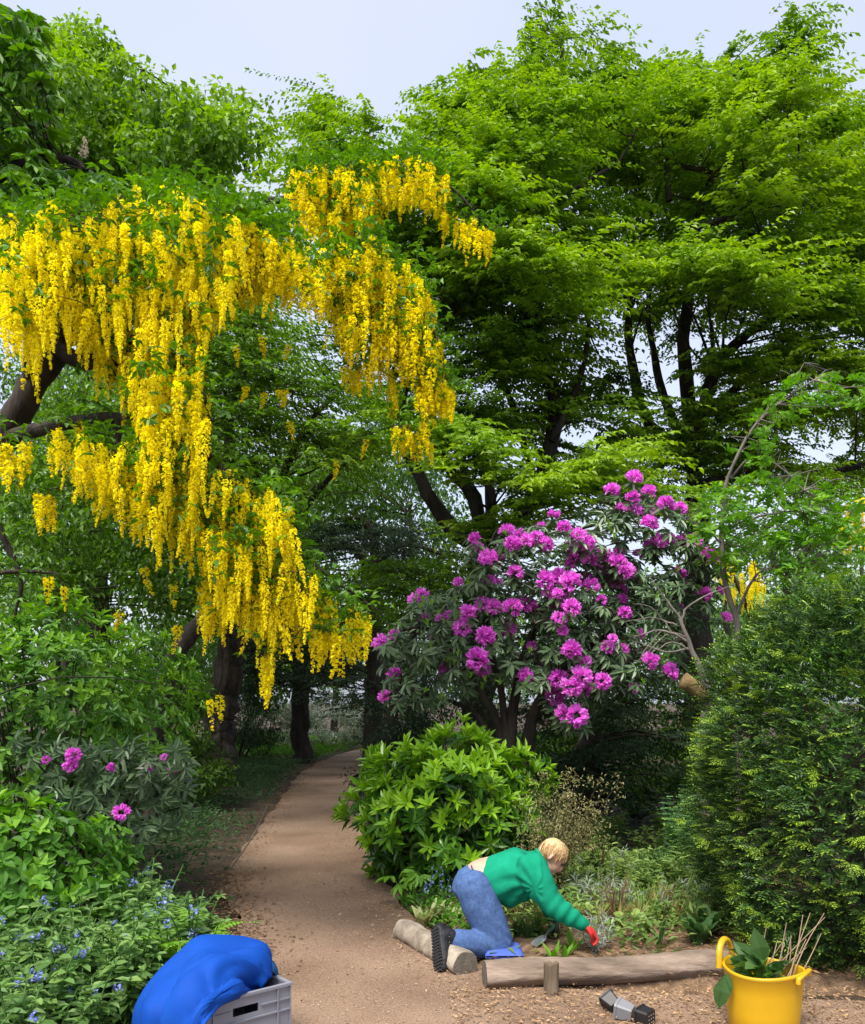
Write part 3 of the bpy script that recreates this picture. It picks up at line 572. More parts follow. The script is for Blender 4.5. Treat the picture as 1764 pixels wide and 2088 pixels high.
drop([(640,520),(700,510),(770,495),(840,530),(880,590),(885,650),(840,690),(760,660),(680,650),(640,560)], 270, 6.6, (.24,.38), .45)
drop([(680,660),(760,660),(860,640),(900,690),(905,745),(850,760),(790,700),(720,720)], 85, 6.5, (.24,.34), .35)
drop([(840,760),(905,760),(925,800),(860,815)], 45, 6.45, (.24,.32), .2)
dropl([(800,760),(800,800),(715,745),(730,740),(750,730),(770,720)], 6.5, (.22,.32), 4)
dropl([(815,870),(830,865),(850,875),(865,880)], 6.4, (.2,.28), 4)
dropl([(545,650),(590,690),(500,780),(540,800),(560,790),(585,800),(590,860),(680,930),(743,905),(475,700),(465,640)], 6.6, (.14,.2), 1)
dropl([(115,1180),(285,1175),(350,1185),(370,1250),(430,1420),(440,1400),(250,1240),(100,1190)], 5.4, (.16,.24), 1)
RP = np.vstack(RP)
protos = []
for s_ in range(8):
    gm = raceme_mesh(100+s_, .34, 115, .034); me = gm.mesh('flower_raceme'); me.materials.append(M_LABF); protos.append((gm, me))
light = [raceme_mesh(100+k_, .34, 44, .032, 1.45) for k_ in range(8)]
front = np.argsort(RP[:, 1])                                       # the nearest 300 are parts of their own
rest = Geo(LAB_B)
for rank, i in enumerate(front):
    x, y, z_, l_ = RP[i]; l_ *= .9; k_ = RNG.integers(8); th = RNG.uniform(0, 6.28)
    Mx = Matrix.Translation((x, y, z_))@Matrix.Rotation(RNG.normal(0, .07), 4, 'X')@Matrix.Rotation(RNG.normal(0, .07), 4, 'Y')@Matrix.Rotation(th, 4, 'Z')@Matrix.Diagonal((RNG.uniform(.8, 1.15),)*2+(l_/.34, 1))
    if rank < 300: place_part('flower_raceme', protos[k_][1], lab, LAB_B, Mx)
    else:
        gm = light[k_]; m4 = np.array(Mx); V = np.concatenate(gm.V)@m4[:3, :3].T+m4[:3, 3]
        o0 = 0; 
        f = [ff for ff in gm.F]; rest.V.append(V); tj = np.clip(np.concatenate(gm.T)+RNG.normal(0, .08), 0, 1); rest.T.append(tj)
        for ff in f: rest.F.append(ff+rest.n)
        rest.n += len(V)
rest.build('flower_racemes_behind', M_LABF, lab, kind='stuff')
# trifoliate leaves round the raceme tops and along the limbs
def trifoliate(g, C, L, out, tint):
    n = len(C); ax = unit(out+rnd(n, .5)+UP*.1); nr = unit(UP+rnd(n, .4)); ax = unit(ax-nr*(ax*nr).sum(1, keepdims=True)); sd = np.cross(nr, ax)
    for th in (-1.15, 0, 1.15): g.leaves(C, np.cos(th)*ax+np.sin(th)*sd-nr*.2, nr, L*RNG.uniform(.8, 1.15, n), L*.48, tint, 'dia', .2, .25)
g = Geo(LAB_B); tw = Geo(LAB_B)
Pt = np.repeat(RP[RNG.random(len(RP)) < .42, :3], 6, 0); Pt = Pt+rnd(len(Pt), .07)+UP*.06
q = np.vstack([sample_poly([(280,380),(340,345),(420,380),(560,430),(610,470),(500,460),(380,430),(300,420)], 420), sample_poly([(590,320),(900,305),(920,340),(760,330),(600,345)], 160)])
Pt = np.vstack([Pt, at(q[:420, 0], q[:420, 1], RNG.uniform(5.6, 6.4, 420)), at(q[420:, 0], q[420:, 1], RNG.uniform(7, 7.7, 160)), lab_sk[RNG.integers(40, len(lab_sk), 500)]+rnd(500, .12)])
trifoliate(g, Pt, .06, unit(rnd(len(Pt))*A(1, 1, .2)), np.clip(RNG.normal(.5, .2, len(Pt)), 0, 1))
q = sample_poly([(250,960),(480,940),(600,1000),(640,1120),(770,1250),(740,1260),(600,1200),(400,1150)], 240); Pt = at(q[:, 0], q[:, 1], RNG.uniform(4.9, 5.5, 240))
trifoliate(g, Pt, .055, unit(rnd(240)*A(1, 1, .2)), RNG.uniform(.3, .9, 240))
connect(tw, lab_sk, RP[::5, :3], 1, .007)
g.build('leaves', M_LABL, lab, kind='stuff'); tw.build('twigs', M_BARK, lab, kind='stuff')

# second laburnum beyond the sapling
b = A(4.6, 10.6, 0); lab2 = thing('laburnum_tree', 'distant laburnum with a few yellow flowers behind the grey sapling', 'tree', b)
sk = np.vstack([limb_geo(lab2, b, [b, b+A(.1,0,1.2), at(1600,1200,10.5), at(1700,1080,10.2), at(1800,1000,10)], .09, .02, M_BARK, 'trunk', 12), limb_geo(lab2, b, [b+A(.1,0,1.0), at(1520,1230,10.3), at(1470,1130,10.2)], .05, .012, M_BARK)])
g = Geo(b); n = 0
for q, nn, d in ((sample_poly([(1720,1020),(1800,1000),(1810,1080),(1740,1060)], 34), 34, 9.9), (sample_poly([(1450,1120),(1560,1140),(1570,1200),(1500,1210)], 40), 40, 10.2), (sample_poly([(1690,1060),(1740,1050),(1740,1090),(1700,1090)], 10), 10, 9.8)):
    for x, y in q: 
        me = protos[RNG.integers(8)][1]; place_part('flower_raceme', me, lab2, b, Matrix.Translation(Vector(at(x, y, d+RNG.normal(0, .2))))@Matrix.Rotation(RNG.uniform(0, 6.28), 4, 'Z'))
q = sample_poly([(1500,1060),(1640,1000),(1820,960),(1820,1100),(1600,1180)], 500); trifoliate(g, at(q[:, 0], q[:, 1], RNG.uniform(9.8, 11, 500)), .08, unit(rnd(500)*A(1, 1, .2)), RNG.uniform(.3, .9, 500))
g.build('crown', M_LABL, lab2)

# ------------------------------------------------------------------ shrubs with leaf whorls
def whorl(g, P, O, n, L, W, cone, tint, shape='oval', curl=.25, fold=.2):
    """n leaves round each axis O at points P, leaning out by cone"""
    m = len(P); h = unit(np.cross(O, UP+rnd(m, .2))); k_ = np.cross(O, h)
    th = (np.arange(n)[None]*2.39996+RNG.uniform(0, 6.28, (m, 1)))[..., None]; c = RNG.normal(cone, .18, (m, n))[..., None]
    rad = np.cos(th)*h[:, None]+np.sin(th)*k_[:, None]; D = O[:, None]*np.cos(c)+rad*np.sin(c); N = O[:, None]*np.sin(c)-rad*np.cos(c)
    back = np.linspace(0, 1, n)[None, :, None]*.035
    PP = P[:, None]-O[:, None]*back; sz = RNG.uniform(.7, 1.2, m*n)
    g.leaves(PP.reshape(-1, 3), D.reshape(-1, 3)+rnd(m*n, .1), N.reshape(-1, 3), L*sz, W*sz, np.clip(np.repeat(tint, n)+RNG.normal(0, .08, m*n), 0, 1), shape, fold, curl)
def part_meshes(name, mat, fn, k_=6):
    out = []
    for i in range(k_):
        g = Geo(); fn(g, i); me = g.mesh(name); me.materials.append(mat); out.append(me)
    return out
Z1 = np.array([[0., 0, 1]]); O1 = np.zeros((1, 3))
def axis_frame(P, O): return frame(P, np.cross(O, A(RNG.normal(), RNG.normal(), RNG.normal()*.3)+A(.01, .02, .03)), O)

# rhododendron
RB = A((1050-CXP)/FPX*8.3, 8.3, 0)
rho = thing('rhododendron', 'large rhododendron in full magenta purple bloom over dark bare stems', 'shrub', RB)
rho_sk = [limb_geo(rho, RB, [A(RB[0]+dx, RB[1]+dy, -.03)]+pp(P, 8.2), r0, .012, M_BARK, 'stem', 14, 8) for dx, dy, P, r0 in [
    (0,0,[(1042,1520),(1050,1420),(1075,1320),(1120,1220),(1200,1100),(1270,1020)], .065), (-.12,.1,[(1020,1500),(985,1420),(940,1340),(870,1280),(810,1290)], .05),
    (-.05,-.1,[(1030,1500),(1020,1400),(990,1280),(980,1160),(1000,1110)], .05), (.15,.05,[(1080,1500),(1120,1400),(1200,1320),(1330,1240),(1430,1200)], .055),
    (.1,-.15,[(1070,1520),(1090,1440),(1120,1400),(1160,1420)], .04), (-.2,.0,[(1000,1520),(960,1450),(890,1420),(820,1400)], .04)]]
rho_sk = np.vstack(rho_sk)
FL = [(1293,975,.9),(1247,1000,1),(1322,1005,.9),(1290,1015,.8),(1265,1035,.6),(1290,1040,1.1),(1320,1045,1),(1358,1030,1),(1385,1038,.9),(1325,1068,.9),(1130,1050,.8),(1150,1075,.8),(1103,1075,.6),
 (1035,1085,1),(1060,1095,1),(1045,1110,.9),(1075,1105,1),(1095,1100,.9),(1110,1112,.9),(970,1100,.8),(975,1120,.7),(995,1138,1),(1012,1140,.9),(1180,1092,.9),(1195,1110,1),(1165,1115,.8),
 (1180,1135,1.2),(1205,1140,1.2),(1235,1135,1.1),(1260,1148,1),(1275,1165,1),(1225,1165,1),(1345,1105,1),(1365,1110,1),(1390,1108,1),(1415,1105,1),(1325,1115,.8),(1442,1135,1),(1455,1133,.8),(1385,1168,.9),(1387,1198,.9),(1435,1212,.9),(1468,1205,.5),
 (1050,1170,.9),(1080,1175,.7),(1110,1185,1.1),(1140,1180,1.2),(1165,1190,1.2),(1190,1180,1.1),(1205,1195,1),(1150,1205,1.2),(1120,1210,.9),(1255,1185,1),(1270,1205,.7),(860,1215,1),(845,1222,.9),(935,1188,.7),
 (955,1250,.9),(985,1235,1.1),(1005,1240,1.1),(1045,1240,1.1),(1075,1235,1),(1090,1245,.8),(1140,1235,1.2),(1165,1240,1.1),(1115,1270,1),(1140,1262,.8),(865,1258,.6),(903,1262,.8),(945,1280,1.1),(930,1275,.8),(888,1297,1),(775,1310,.9),(805,1295,.8),(990,1298,1.2),(1035,1280,1),
 (975,1345,1.3),(985,1365,1),(915,1335,.8),(915,1372,1.3),(805,1378,1),(785,1420,.8),(1165,1325,1),(1190,1350,.9),(1240,1320,.8),(1270,1325,.8),(1325,1348,1),(1366,1370,1),(1072,1378,1),(1140,1385,1.1),(1185,1380,1.1),(1165,1400,1.2),(1192,1408,1.1),(1130,1420,1.1),(1150,1455,1.1),(1175,1460,1.2),(1228,1390,.9),(1292,1402,.7),(1275,1250,.8),(1300,1180,.7),(1480,1260,.7)]+[(x_, y_, .65) for x_, y_ in sample_poly([(840,1230),(980,1130),(1260,1120),(1420,1160),(1380,1290),(1180,1330),(960,1330)], 26)]
def truss(g, i):
    rg = np.random.default_rng(40+i); n = 34; u_ = unit(rg.normal(0, 1, (n, 3))); u_[:, 2] = np.abs(u_[:, 2])*1.1-.25; u_ = unit(u_)
    P = u_*.03; nr = unit(np.cross(u_, rg.normal(0, 1, (n, 3))))
    for a in (0, 1.05, 2.1):
        nn = np.cos(a)*nr+np.sin(a)*np.cross(u_, nr)
        g.leaves(P, u_+rg.normal(0, .25, (n, 3)), nn, rg.uniform(.045, .062, n), .034, np.clip(rg.normal(.5, .22, n), 0, 1), 'oval', .2, .3)
TR = part_meshes('flower_truss', M_RHF, truss, 5)
WH = part_meshes('leaf_whorl', M_RHL, lambda g, i: whorl(g, O1, Z1, 9, .125, .036, 1.75, np.array([.45+.04*i])), 6)
FLc = []
for x, y, s_ in FL:
    d = 7.7+RNG.uniform(-.25, .35)+.5*abs((x-1120)/400)**1.5; c = at(x, y, d); FLc.append(c); o_ = unit(unit(c-RB-A(0, .3, 1.6))+A(0, -.25, .5))
    place_part('flower_truss', TR[RNG.integers(5)], rho, RB, axis_frame(c, o_)@Matrix.Scale(s_*RNG.uniform(1.0, 1.22), 4))
    place_part('leaf_whorl', WH[RNG.integers(6)], rho, RB, axis_frame(c-o_*.035, unit(o_+UP*.4)))
FLc = np.array(FLc)
rpoly = [(790,1290),(850,1205),(960,1180),(955,1090),(1050,1070),(1150,1050),(1240,1030),(1270,985),(1330,1000),(1400,1040),(1420,1090),(1480,1140),(1490,1230),(1400,1300),(1380,1390),(1240,1400),(1190,1490),(1130,1480),(1110,1400),(1000,1400),(920,1430),(800,1440),(770,1350)]
q = sample_poly(rpoly, 640); d = RNG.uniform(7.7, 9.2, 640); d[:180] = RNG.uniform(7.65, 8.0, 180); C = at(q[:, 0], q[:, 1], d)
O_ = unit(unit(C-RB-A(0, .3, 1.6))+A(0, -.3, .55)+rnd(640, .3))
for c, o_ in zip(C[:180], O_[:180]): place_part('leaf_whorl', WH[RNG.integers(6)], rho, RB, axis_frame(c, o_))
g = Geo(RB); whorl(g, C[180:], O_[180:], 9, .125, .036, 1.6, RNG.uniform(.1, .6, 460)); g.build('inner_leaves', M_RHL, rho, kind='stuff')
g = Geo(RB); s2 = np.vstack([C[::4], FLc]); connect(g, rho_sk, s2, 1, .009); g.build('twigs', M_BARK, rho, kind='stuff')
g = Geo(RB); q = sample_poly(rpoly, 60); C = at(q[:, 0], q[:, 1], RNG.uniform(7.6, 7.9, 60)); whorl(g, C, unit(UP+rnd(60, .2)), 6, .06, .014, .35, np.full(60, .9)); g.build('new_shoots', M_SAP, rho, kind='stuff')

# cherry laurel
def whorl_shrub(name, label, base, centre, rad, nw, npart, nleaf, L, W, cone, mat, tint=(.2, .8), newfrac=.3, shape='oval', lift=.6, lump=.15, phi=(0, 6.28), zmin=.08, stem=M_TWIG, low=-.55):
    base = np.asarray(base, float); rt = thing(name, label, 'shrub', base)
    u_ = unit(rnd(nw*2)); u_ = u_[(u_[:, 2] > low)][:nw]; nw = len(u_)
    lumpf = 1+lump*np.sin(u_[:, 0]*5+1)*np.cos(u_[:, 2]*6+u_[:, 1]*4)
    layer = np.where(RNG.random(nw) < .6, RNG.uniform(.92, 1.04, nw), RNG.uniform(.55, .92, nw))
    C = np.asarray(centre)+u_*np.asarray(rad)*(lumpf*layer)[:, None]; C[:, 2] = np.maximum(C[:, 2], zmin)
    O_ = unit(u_*A(1, 1, .6)+UP*lift+rnd(nw, .25))
    newg = (RNG.random(nw) < newfrac*np.clip(.6+u_[:, 2], .15, 1.4)) & (layer > .9); ti = np.where(newg, RNG.uniform(.75, 1, nw), RNG.uniform(tint[0], tint[1], nw))
    vis = -u_[:, 1]+RNG.normal(0, .15, nw)+layer*2; order = np.argsort(-vis)
    g = Geo(base); rem = order[npart//nleaf:]
    co = np.where(newg, cone*.6, cone)
    for cc in (True, False):
        m = rem[newg[rem] == cc]; whorl(g, C[m], O_[m], nleaf, L, W, cone*.62 if cc else cone, ti[m], shape)
    if g.n: g.build('inner_leaves', mat, rt, kind='stuff')
    if npart:
        LM = part_meshes('leaf', mat, lambda gg, i: gg.leaves(O1, A([1, 0, 0]).reshape(1, 3), Z1, np.array([L]), np.array([W]), np.array([.04+.12*i]), 'big' if shape != 'dia' else shape, .22, .22), 9)
        for i in order[:npart//nleaf]:
            h = unit(np.cross(O_[i], UP+rnd(1, .2)[0])); kk = np.cross(O_[i], h); a0 = RNG.uniform(0, 6.28)
            for j in range(nleaf):
                th = a0+2.4*j; c_ = RNG.normal(cone*.62 if newg[i] else cone, .18); rd = np.cos(th)*h+np.sin(th)*kk
                D = O_[i]*np.cos(c_)+rd*np.sin(c_)+rnd(1, .08)[0]; N = O_[i]*np.sin(c_)-rd*np.cos(c_); t_ = np.clip(ti[i]+RNG.normal(0, .08), 0, 1)
                place_part('leaf', LM[int(round(t_*8))], rt, base, frame(C[i]-O_[i]*.05*j/nleaf, D, N)@Matrix.Scale(RNG.uniform(.75, 1.2), 4))
    tw = Geo(base)
    for i in range(0, nw, max(1, nw//60)):
        s_ = base+A(RNG.normal(0, .07), RNG.normal(0, .07), -.03); tw.tube(cat_rom([s_, (s_*.5+C[i]*.5)*A(1, 1, .9), C[i]], 7), np.linspace(.014, .004, 7), 4)
    tw.build('stems', stem, rt, kind='stuff'); return rt
whorl_shrub('cherry_laurel', 'rounded cherry laurel bush with glossy leaves and lime new shoots beside the path', A(.18,7.5,0), A(.15,7.5,.64), A(.84,.66,.66), 860, 300, 8, .13, .038, 1.02, M_LAUR, (.1,.6), .75, lump=.28, low=-.92)

# left-hand shrubs
whorl_shrub('azalea_shrub', 'tall leafy azalea shrub with fresh green leaves left of the path', A(-3.4,7.3,0), A(-3.35,7.3,1.42), A(1.25,.85,1.02), 1200, 300, 6, .085, .038, 1.2, M_AZAL, (.2,.75), .5)
whorl_shrub('bramble_shrub', 'low bright yellow green shrub with broad leaves over the alkanet bank', A(-2.75,5.35,0), A(-2.75,5.35,.52), A(.78,.5,.48), 480, 300, 5, .082, .046, 1.25, M_SAP, (.0,.5), .22)
whorl_shrub('leafy_shrub', 'shaded green shrub hanging at the picture edge behind the azalea', A(-5.0,8.2,0), A(-4.9,8.2,1.6), A(1.6,.8,1.6), 700, 0, 6, .09, .04, 1.2, M_CHEST, (0,.5), .1)
rb2 = A(-2.55,6.75,0); rho2 = thing('rhododendron', 'small dark rhododendron with a few purple blooms below the azalea', 'shrub', rb2)
q = sample_poly([(20,1500),(380,1520),(400,1640),(300,1740),(220,1720),(60,1600)], 150); C = at(q[:, 0], q[:, 1], RNG.uniform(6.0, 6.9, 150)); O_ = unit(A(.1,-.6,.5)+rnd(150, .35))
for c, o_ in zip(C[:70], O_[:70]): place_part('leaf_whorl', WH[RNG.integers(6)], rho2, rb2, axis_frame(c, o_)@Matrix.Scale(.75, 4))
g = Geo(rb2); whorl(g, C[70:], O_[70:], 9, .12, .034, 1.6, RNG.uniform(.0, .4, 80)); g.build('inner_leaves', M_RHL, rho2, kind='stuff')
for x, y, s_, d in [(150,1540,.75,6.0),(145,1560,.75,6.0),(248,1657,.8,5.9),(228,1565,.5,6.2),(300,1568,.55,6.1),(352,1572,.55,6.1),(335,1545,.4,6.2),(95,1550,.45,6.2)]:
    place_part('flower_truss', TR[RNG.integers(5)], rho2, rb2, axis_frame(at(x, y, d), unit(A(.1,-.7,.6)))@Matrix.Scale(s_, 4))
for k_ in range(6): limb_geo(rho2, rb2, [rb2+A(RNG.normal(0, .1), RNG.normal(0, .1), -.03), rb2+A(RNG.normal(0, .2), 0, .4), C[k_*5]], .025, .006, M_BARK, 'stem', 8, 6)

# ------------------------------------------------------------------ yew, sapling, dead branches, small shrubs
YB = A(2.97, 5.55, 0); yew = thing('yew_bush', 'dense dark yew bush with lime tipped sprigs behind the yellow tub', 'shrub', YB)
def sprig(g, P, D, N, L, tint):
    """flat sprig: axis with two ranks of needles, tips lighter"""
    m = len(P); D = unit(D); S = unit(np.cross(D, N)); nn = 10
    t = np.linspace(.08, 1, nn)[None, :, None]; side = np.where(np.arange(nn) % 2, 1., -1.)[None, :, None]
    PP = P[:, None]+D[:, None]*t*L[:, None, None]-UP*(.15*t*t*L[:, None, None])
    DD = D[:, None]*.75+S[:, None]*side*.85+RNG.normal(0, .15, (m, nn, 3))
    ln = np.repeat(L*.34, nn)*np.tile(1-.35*np.linspace(0, 1, nn), m)
    ti = np.clip(np.repeat(tint, nn)+np.tile(np.linspace(-.2, 1, nn)**3*.42-.02, m), 0, 1)
    g.leaves(PP.reshape(-1, 3), DD.reshape(-1, 3), np.repeat(N, nn, 0), ln*1.1, ln*.38, ti, 'dia', .05, .1)
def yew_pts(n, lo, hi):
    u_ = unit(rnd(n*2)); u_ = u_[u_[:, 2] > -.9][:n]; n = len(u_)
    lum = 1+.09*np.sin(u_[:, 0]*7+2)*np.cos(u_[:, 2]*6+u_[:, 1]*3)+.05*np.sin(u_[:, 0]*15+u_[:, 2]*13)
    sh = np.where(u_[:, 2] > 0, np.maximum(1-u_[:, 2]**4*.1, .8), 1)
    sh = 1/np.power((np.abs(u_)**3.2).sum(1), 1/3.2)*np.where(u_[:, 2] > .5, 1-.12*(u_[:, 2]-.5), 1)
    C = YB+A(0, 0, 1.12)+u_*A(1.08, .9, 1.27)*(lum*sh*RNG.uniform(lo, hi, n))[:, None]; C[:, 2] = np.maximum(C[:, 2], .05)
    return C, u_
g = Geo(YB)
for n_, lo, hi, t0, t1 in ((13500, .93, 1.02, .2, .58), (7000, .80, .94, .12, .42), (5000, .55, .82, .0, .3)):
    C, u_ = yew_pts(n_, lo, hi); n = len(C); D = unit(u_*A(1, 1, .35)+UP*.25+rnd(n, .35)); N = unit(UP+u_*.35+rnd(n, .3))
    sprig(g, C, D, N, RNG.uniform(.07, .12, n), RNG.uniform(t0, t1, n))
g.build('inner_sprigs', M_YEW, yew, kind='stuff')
def yew_fan(gg, i):
    rg = np.random.default_rng(i); k_ = 5; a = np.linspace(-1, 1, k_)
    sprig(gg, np.c_[np.abs(a)*-.02+.02, a*.02, a*0], np.c_[np.cos(a), np.sin(a), a*0-.05], np.tile(A(0, 0, 1), (k_, 1))+rg.normal(0, .15, (k_, 3)), rg.uniform(.07, .11, k_), np.full(k_, .78+.04*i))
SP = part_meshes('sprig', M_YEW, yew_fan, 6)
C, u_ = yew_pts(1500, 1.0, 1.07); vis = (u_[:, 1] < .1) & (u_[:, 0] < .5); C, u_ = C[vis][:300], u_[vis][:300]
for c, v in zip(C, u_): place_part('sprig', SP[RNG.integers(6)], yew, YB, frame(c, unit(v*A(1, 1, .3)+UP*.15+rnd(1, .3)[0]), unit(UP+v*.3+rnd(1, .25)[0]))@Matrix.Scale(.72, 4))
for k_ in range(5): limb_geo(yew, YB, [YB+A(RNG.normal(0, .06), RNG.normal(0, .06), -.03), YB+A(RNG.normal(0, .3), RNG.normal(0, .2), .9), YB+A(RNG.normal(0, .5), RNG.normal(0, .4), 1.8)], .05, .012, M_BARK, 'stem', 8, 6)

sb = A(2.72, 7.4, 0); sap = thing('sapling', 'young sapling with a thin grey stem and bright green leaves behind the yew', 'tree', sb)
sk = np.vstack([limb_geo(sap, sb, [sb, at(1505,1350,7.4), at(1502,1265,7.4), at(1478,1190,7.4), at(1472,1100,7.4), at(1476,1020,7.4), at(1490,960,7.35), at(1530,880,7.3), at(1590,820,7.3), at(1660,775,7.25)], .035, .006, M_BARKG, 'trunk', 26, 8),
  limb_geo(sap, sb, [at(1502,1255,7.4), at(1530,1190,7.3), at(1560,1160,7.25), at(1610,1160,7.2)], .016, .005, M_BARKG), limb_geo(sap, sb, [at(1490,975,7.4), at(1530,935,7.3), at(1580,945,7.2), at(1640,1000,7.1)], .013, .004, M_BARKG),
  limb_geo(sap, sb, [at(1472,1100,7.4), at(1500,1070,7.2), at(1560,1050,7.1), at(1640,1040,7)], .012, .004, M_BARKG), limb_geo(sap, sb, [at(1474,1110,7.4), at(1440,1080,7.3), at(1400,1060,7.2)], .010, .004, M_BARKG),
  limb_geo(sap, sb, [at(1530,880,7.3), at(1560,840,7.3), at(1620,770,7.3), at(1640,740,7.3)], .008, .003, M_BARKG), limb_geo(sap, sb, [at(1660,775,7.2), at(1720,790,7.1), at(1790,780,7.0)], .008, .003, M_BARKG)])
g = Geo(sb); tw = Geo(sb)
q = np.vstack([sample_poly([(1440,1000),(1560,960),(1680,980),(1764,1040),(1740,1110),(1600,1110),(1480,1060),(1400,1080)], 260), sample_poly([(1470,930),(1540,840),(1620,760),(1680,760),(1790,770),(1790,830),(1660,830),(1600,860),(1560,960)], 110), sample_poly([(1400,1080),(1500,1050),(1560,1130),(1480,1180)], 70), sample_poly([(1540,1090),(1764,1080),(1764,1180),(1600,1200)], 120)])
C = at(q[:, 0], q[:, 1], RNG.uniform(6.8, 7.8, len(q))); whorl(g, C, unit(UP+rnd(len(C), .5)), 7, .065, .034, 1.1, RNG.uniform(.3, .9, len(C))); connect(tw, sk, C[::2], 1, .006)
g.build('crown', M_SAP, sap); tw.build('twigs', M_BARKG, sap, kind='stuff')

db = A(2.35, 7.0, 0); dead = thing('dead_shrub', 'bare grey dead branches with a sawn stub between rhododendron and yew', 'shrub', db)
for P, r0, r1 in [([(1440,1640),(1430,1500),(1445,1420),(1425,1360),(1405,1310),(1385,1260)], .045, .014), ([(1405,1310),(1350,1285),(1290,1300)], .014, .003), ([(1415,1330),(1370,1310),(1330,1330)], .011, .003),
    ([(1390,1270),(1400,1240),(1440,1215),(1500,1190)], .012, .003), ([(1388,1262),(1350,1210),(1320,1170)], .012, .003), ([(1410,1320),(1360,1330),(1300,1310),(1270,1320)], .010, .002), ([(1380,1275),(1330,1260),(1260,1270)], .009, .002), ([(1400,1300),(1370,1290),(1340,1310),(1310,1345)], .008, .002),
    ([(1370,1290),(1330,1240),(1290,1230)], .007, .002), ([(1350,1285),(1320,1320),(1300,1350)], .006, .002)]:
    limb_geo(dead, db, pp(P, 6.85), r0, r1, M_BARKG, 'branch', 12, 6)
limb_geo(dead, db, [db, at(1440,1640,6.85)], .05, .045, M_BARKG, 'trunk', 5, 8)
g = Geo(db); Q = cat_rom(pp([(1440,1425),(1420,1405),(1392,1385)], 6.8), 6); g.tube(Q, [.05,.055,.06,.062,.064,.065], 12, caps=True, jit=.04); g.build('sawn_stub', noise_mat('mossy_cut', [(.09,.06,.03), (.2,.13,.06), (.2,.17,.06)], 18, .9, .5), dead, True)

whs = A(.98, 6.75, 0); 
bgz = thing('wispy_shrub', 'wispy beige green shrub with fine stems behind the kneeling gardener', 'shrub', whs); g = Geo(whs); tw = Geo(whs)
for k_ in range(64):
    a = RNG.uniform(0, 6.28); e = whs+A(np.cos(a)*RNG.uniform(.02, .44)+.10, np.sin(a)*.28, RNG.uniform(.4, 1.08)); m = whs+A(np.cos(a)*.08, np.sin(a)*.06, .35)
    Q = cat_rom([whs+A(RNG.normal(0, .04), RNG.normal(0, .04), -.02), m, e], 9); tw.tube(Q, np.linspace(.006, .002, 9), 3)
    for j in range(3, 9):
        n = 18; P = Q[j]+rnd(n, .032); g.leaves(P, rnd(n)+UP*.2, UP+rnd(n, .6), .03, .012, RNG.uniform(0, 1, n), 'dia')
g.build('foliage', M_BEIGE, bgz); tw.build('stems', M_TWIG, bgz, kind='stuff')

# ------------------------------------------------------------------ ground cover and herbs
def outside_path(P): return P[~inpoly(P, PATH_POLY)]
def cover(name, mat, P, L, W, label, h=.12, lo=0., hi=1., shape='dia', up=.6):
    n = len(P); P3 = np.c_[P, RNG.uniform(-.03, 1, n)*h]; a = RNG.uniform(0, 6.28, n)
    D = np.c_[np.cos(a), np.sin(a), RNG.normal(up, .35, n)]
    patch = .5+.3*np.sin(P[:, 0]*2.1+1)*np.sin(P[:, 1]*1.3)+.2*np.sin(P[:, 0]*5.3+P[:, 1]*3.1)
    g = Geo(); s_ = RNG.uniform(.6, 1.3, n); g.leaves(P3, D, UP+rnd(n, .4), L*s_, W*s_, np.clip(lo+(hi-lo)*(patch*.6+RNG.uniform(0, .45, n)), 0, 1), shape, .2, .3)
    o = g.build(name, mat, kind='stuff'); o['label'] = label; o['category'] = 'ground cover'; return o
P = np.c_[RNG.uniform(-8, -.6, 60000), RNG.uniform(5.2, 24, 60000)**1.0]; P = outside_path(P)
keep = (np.sin(P[:, 0]*1.9+P[:, 1]*.8)+np.sin(P[:, 1]*1.7-P[:, 0])*.7 > -1.0); P = P[keep]
dist = np.interp(P[:, 1], pl[:, 1], pl[:, 0])-P[:, 0]; P = P[RNG.random(len(P)) < np.clip(dist/.7, .04, 1)]
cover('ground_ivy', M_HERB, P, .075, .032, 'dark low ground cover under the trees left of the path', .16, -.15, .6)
P = np.c_[RNG.uniform(-9, 9, 16000), RNG.uniform(23, 40, 16000)]; P = outside_path(P)
cover('far_grass', M_SAP, P, .22, .03, 'patch of light grass at the far end of the path', .16, -.1, .75, up=1.2)
P = np.c_[RNG.uniform(-.2, 7, 12000), RNG.uniform(7.6, 20, 12000)]; P = outside_path(P)
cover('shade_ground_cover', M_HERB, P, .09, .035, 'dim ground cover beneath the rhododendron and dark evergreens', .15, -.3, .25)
P = np.c_[RNG.uniform(.3, 2.6, 9500), RNG.uniform(5.25, 8.2, 9500)]; P = P[RNG.random(len(P)) < np.clip(.15+(P[:, 1]-5.3)*.5+.4*np.sin(P[:, 0]*6)*np.sin(P[:, 1]*5), .04, 1)]
cover('bed_seedlings', M_BEDH, P, .085, .026, 'mixed low seedlings covering the planting bed', .2, .1, 1.)
P = np.c_[RNG.uniform(-.35, .45, 1500), RNG.uniform(5.55, 6.9, 1500)]; P = outside_path(P)
cover('edge_weeds', M_SAP, P, .06, .026, 'pale green weeds along the path edge beneath the cherry laurel', .14, -.1, .6)

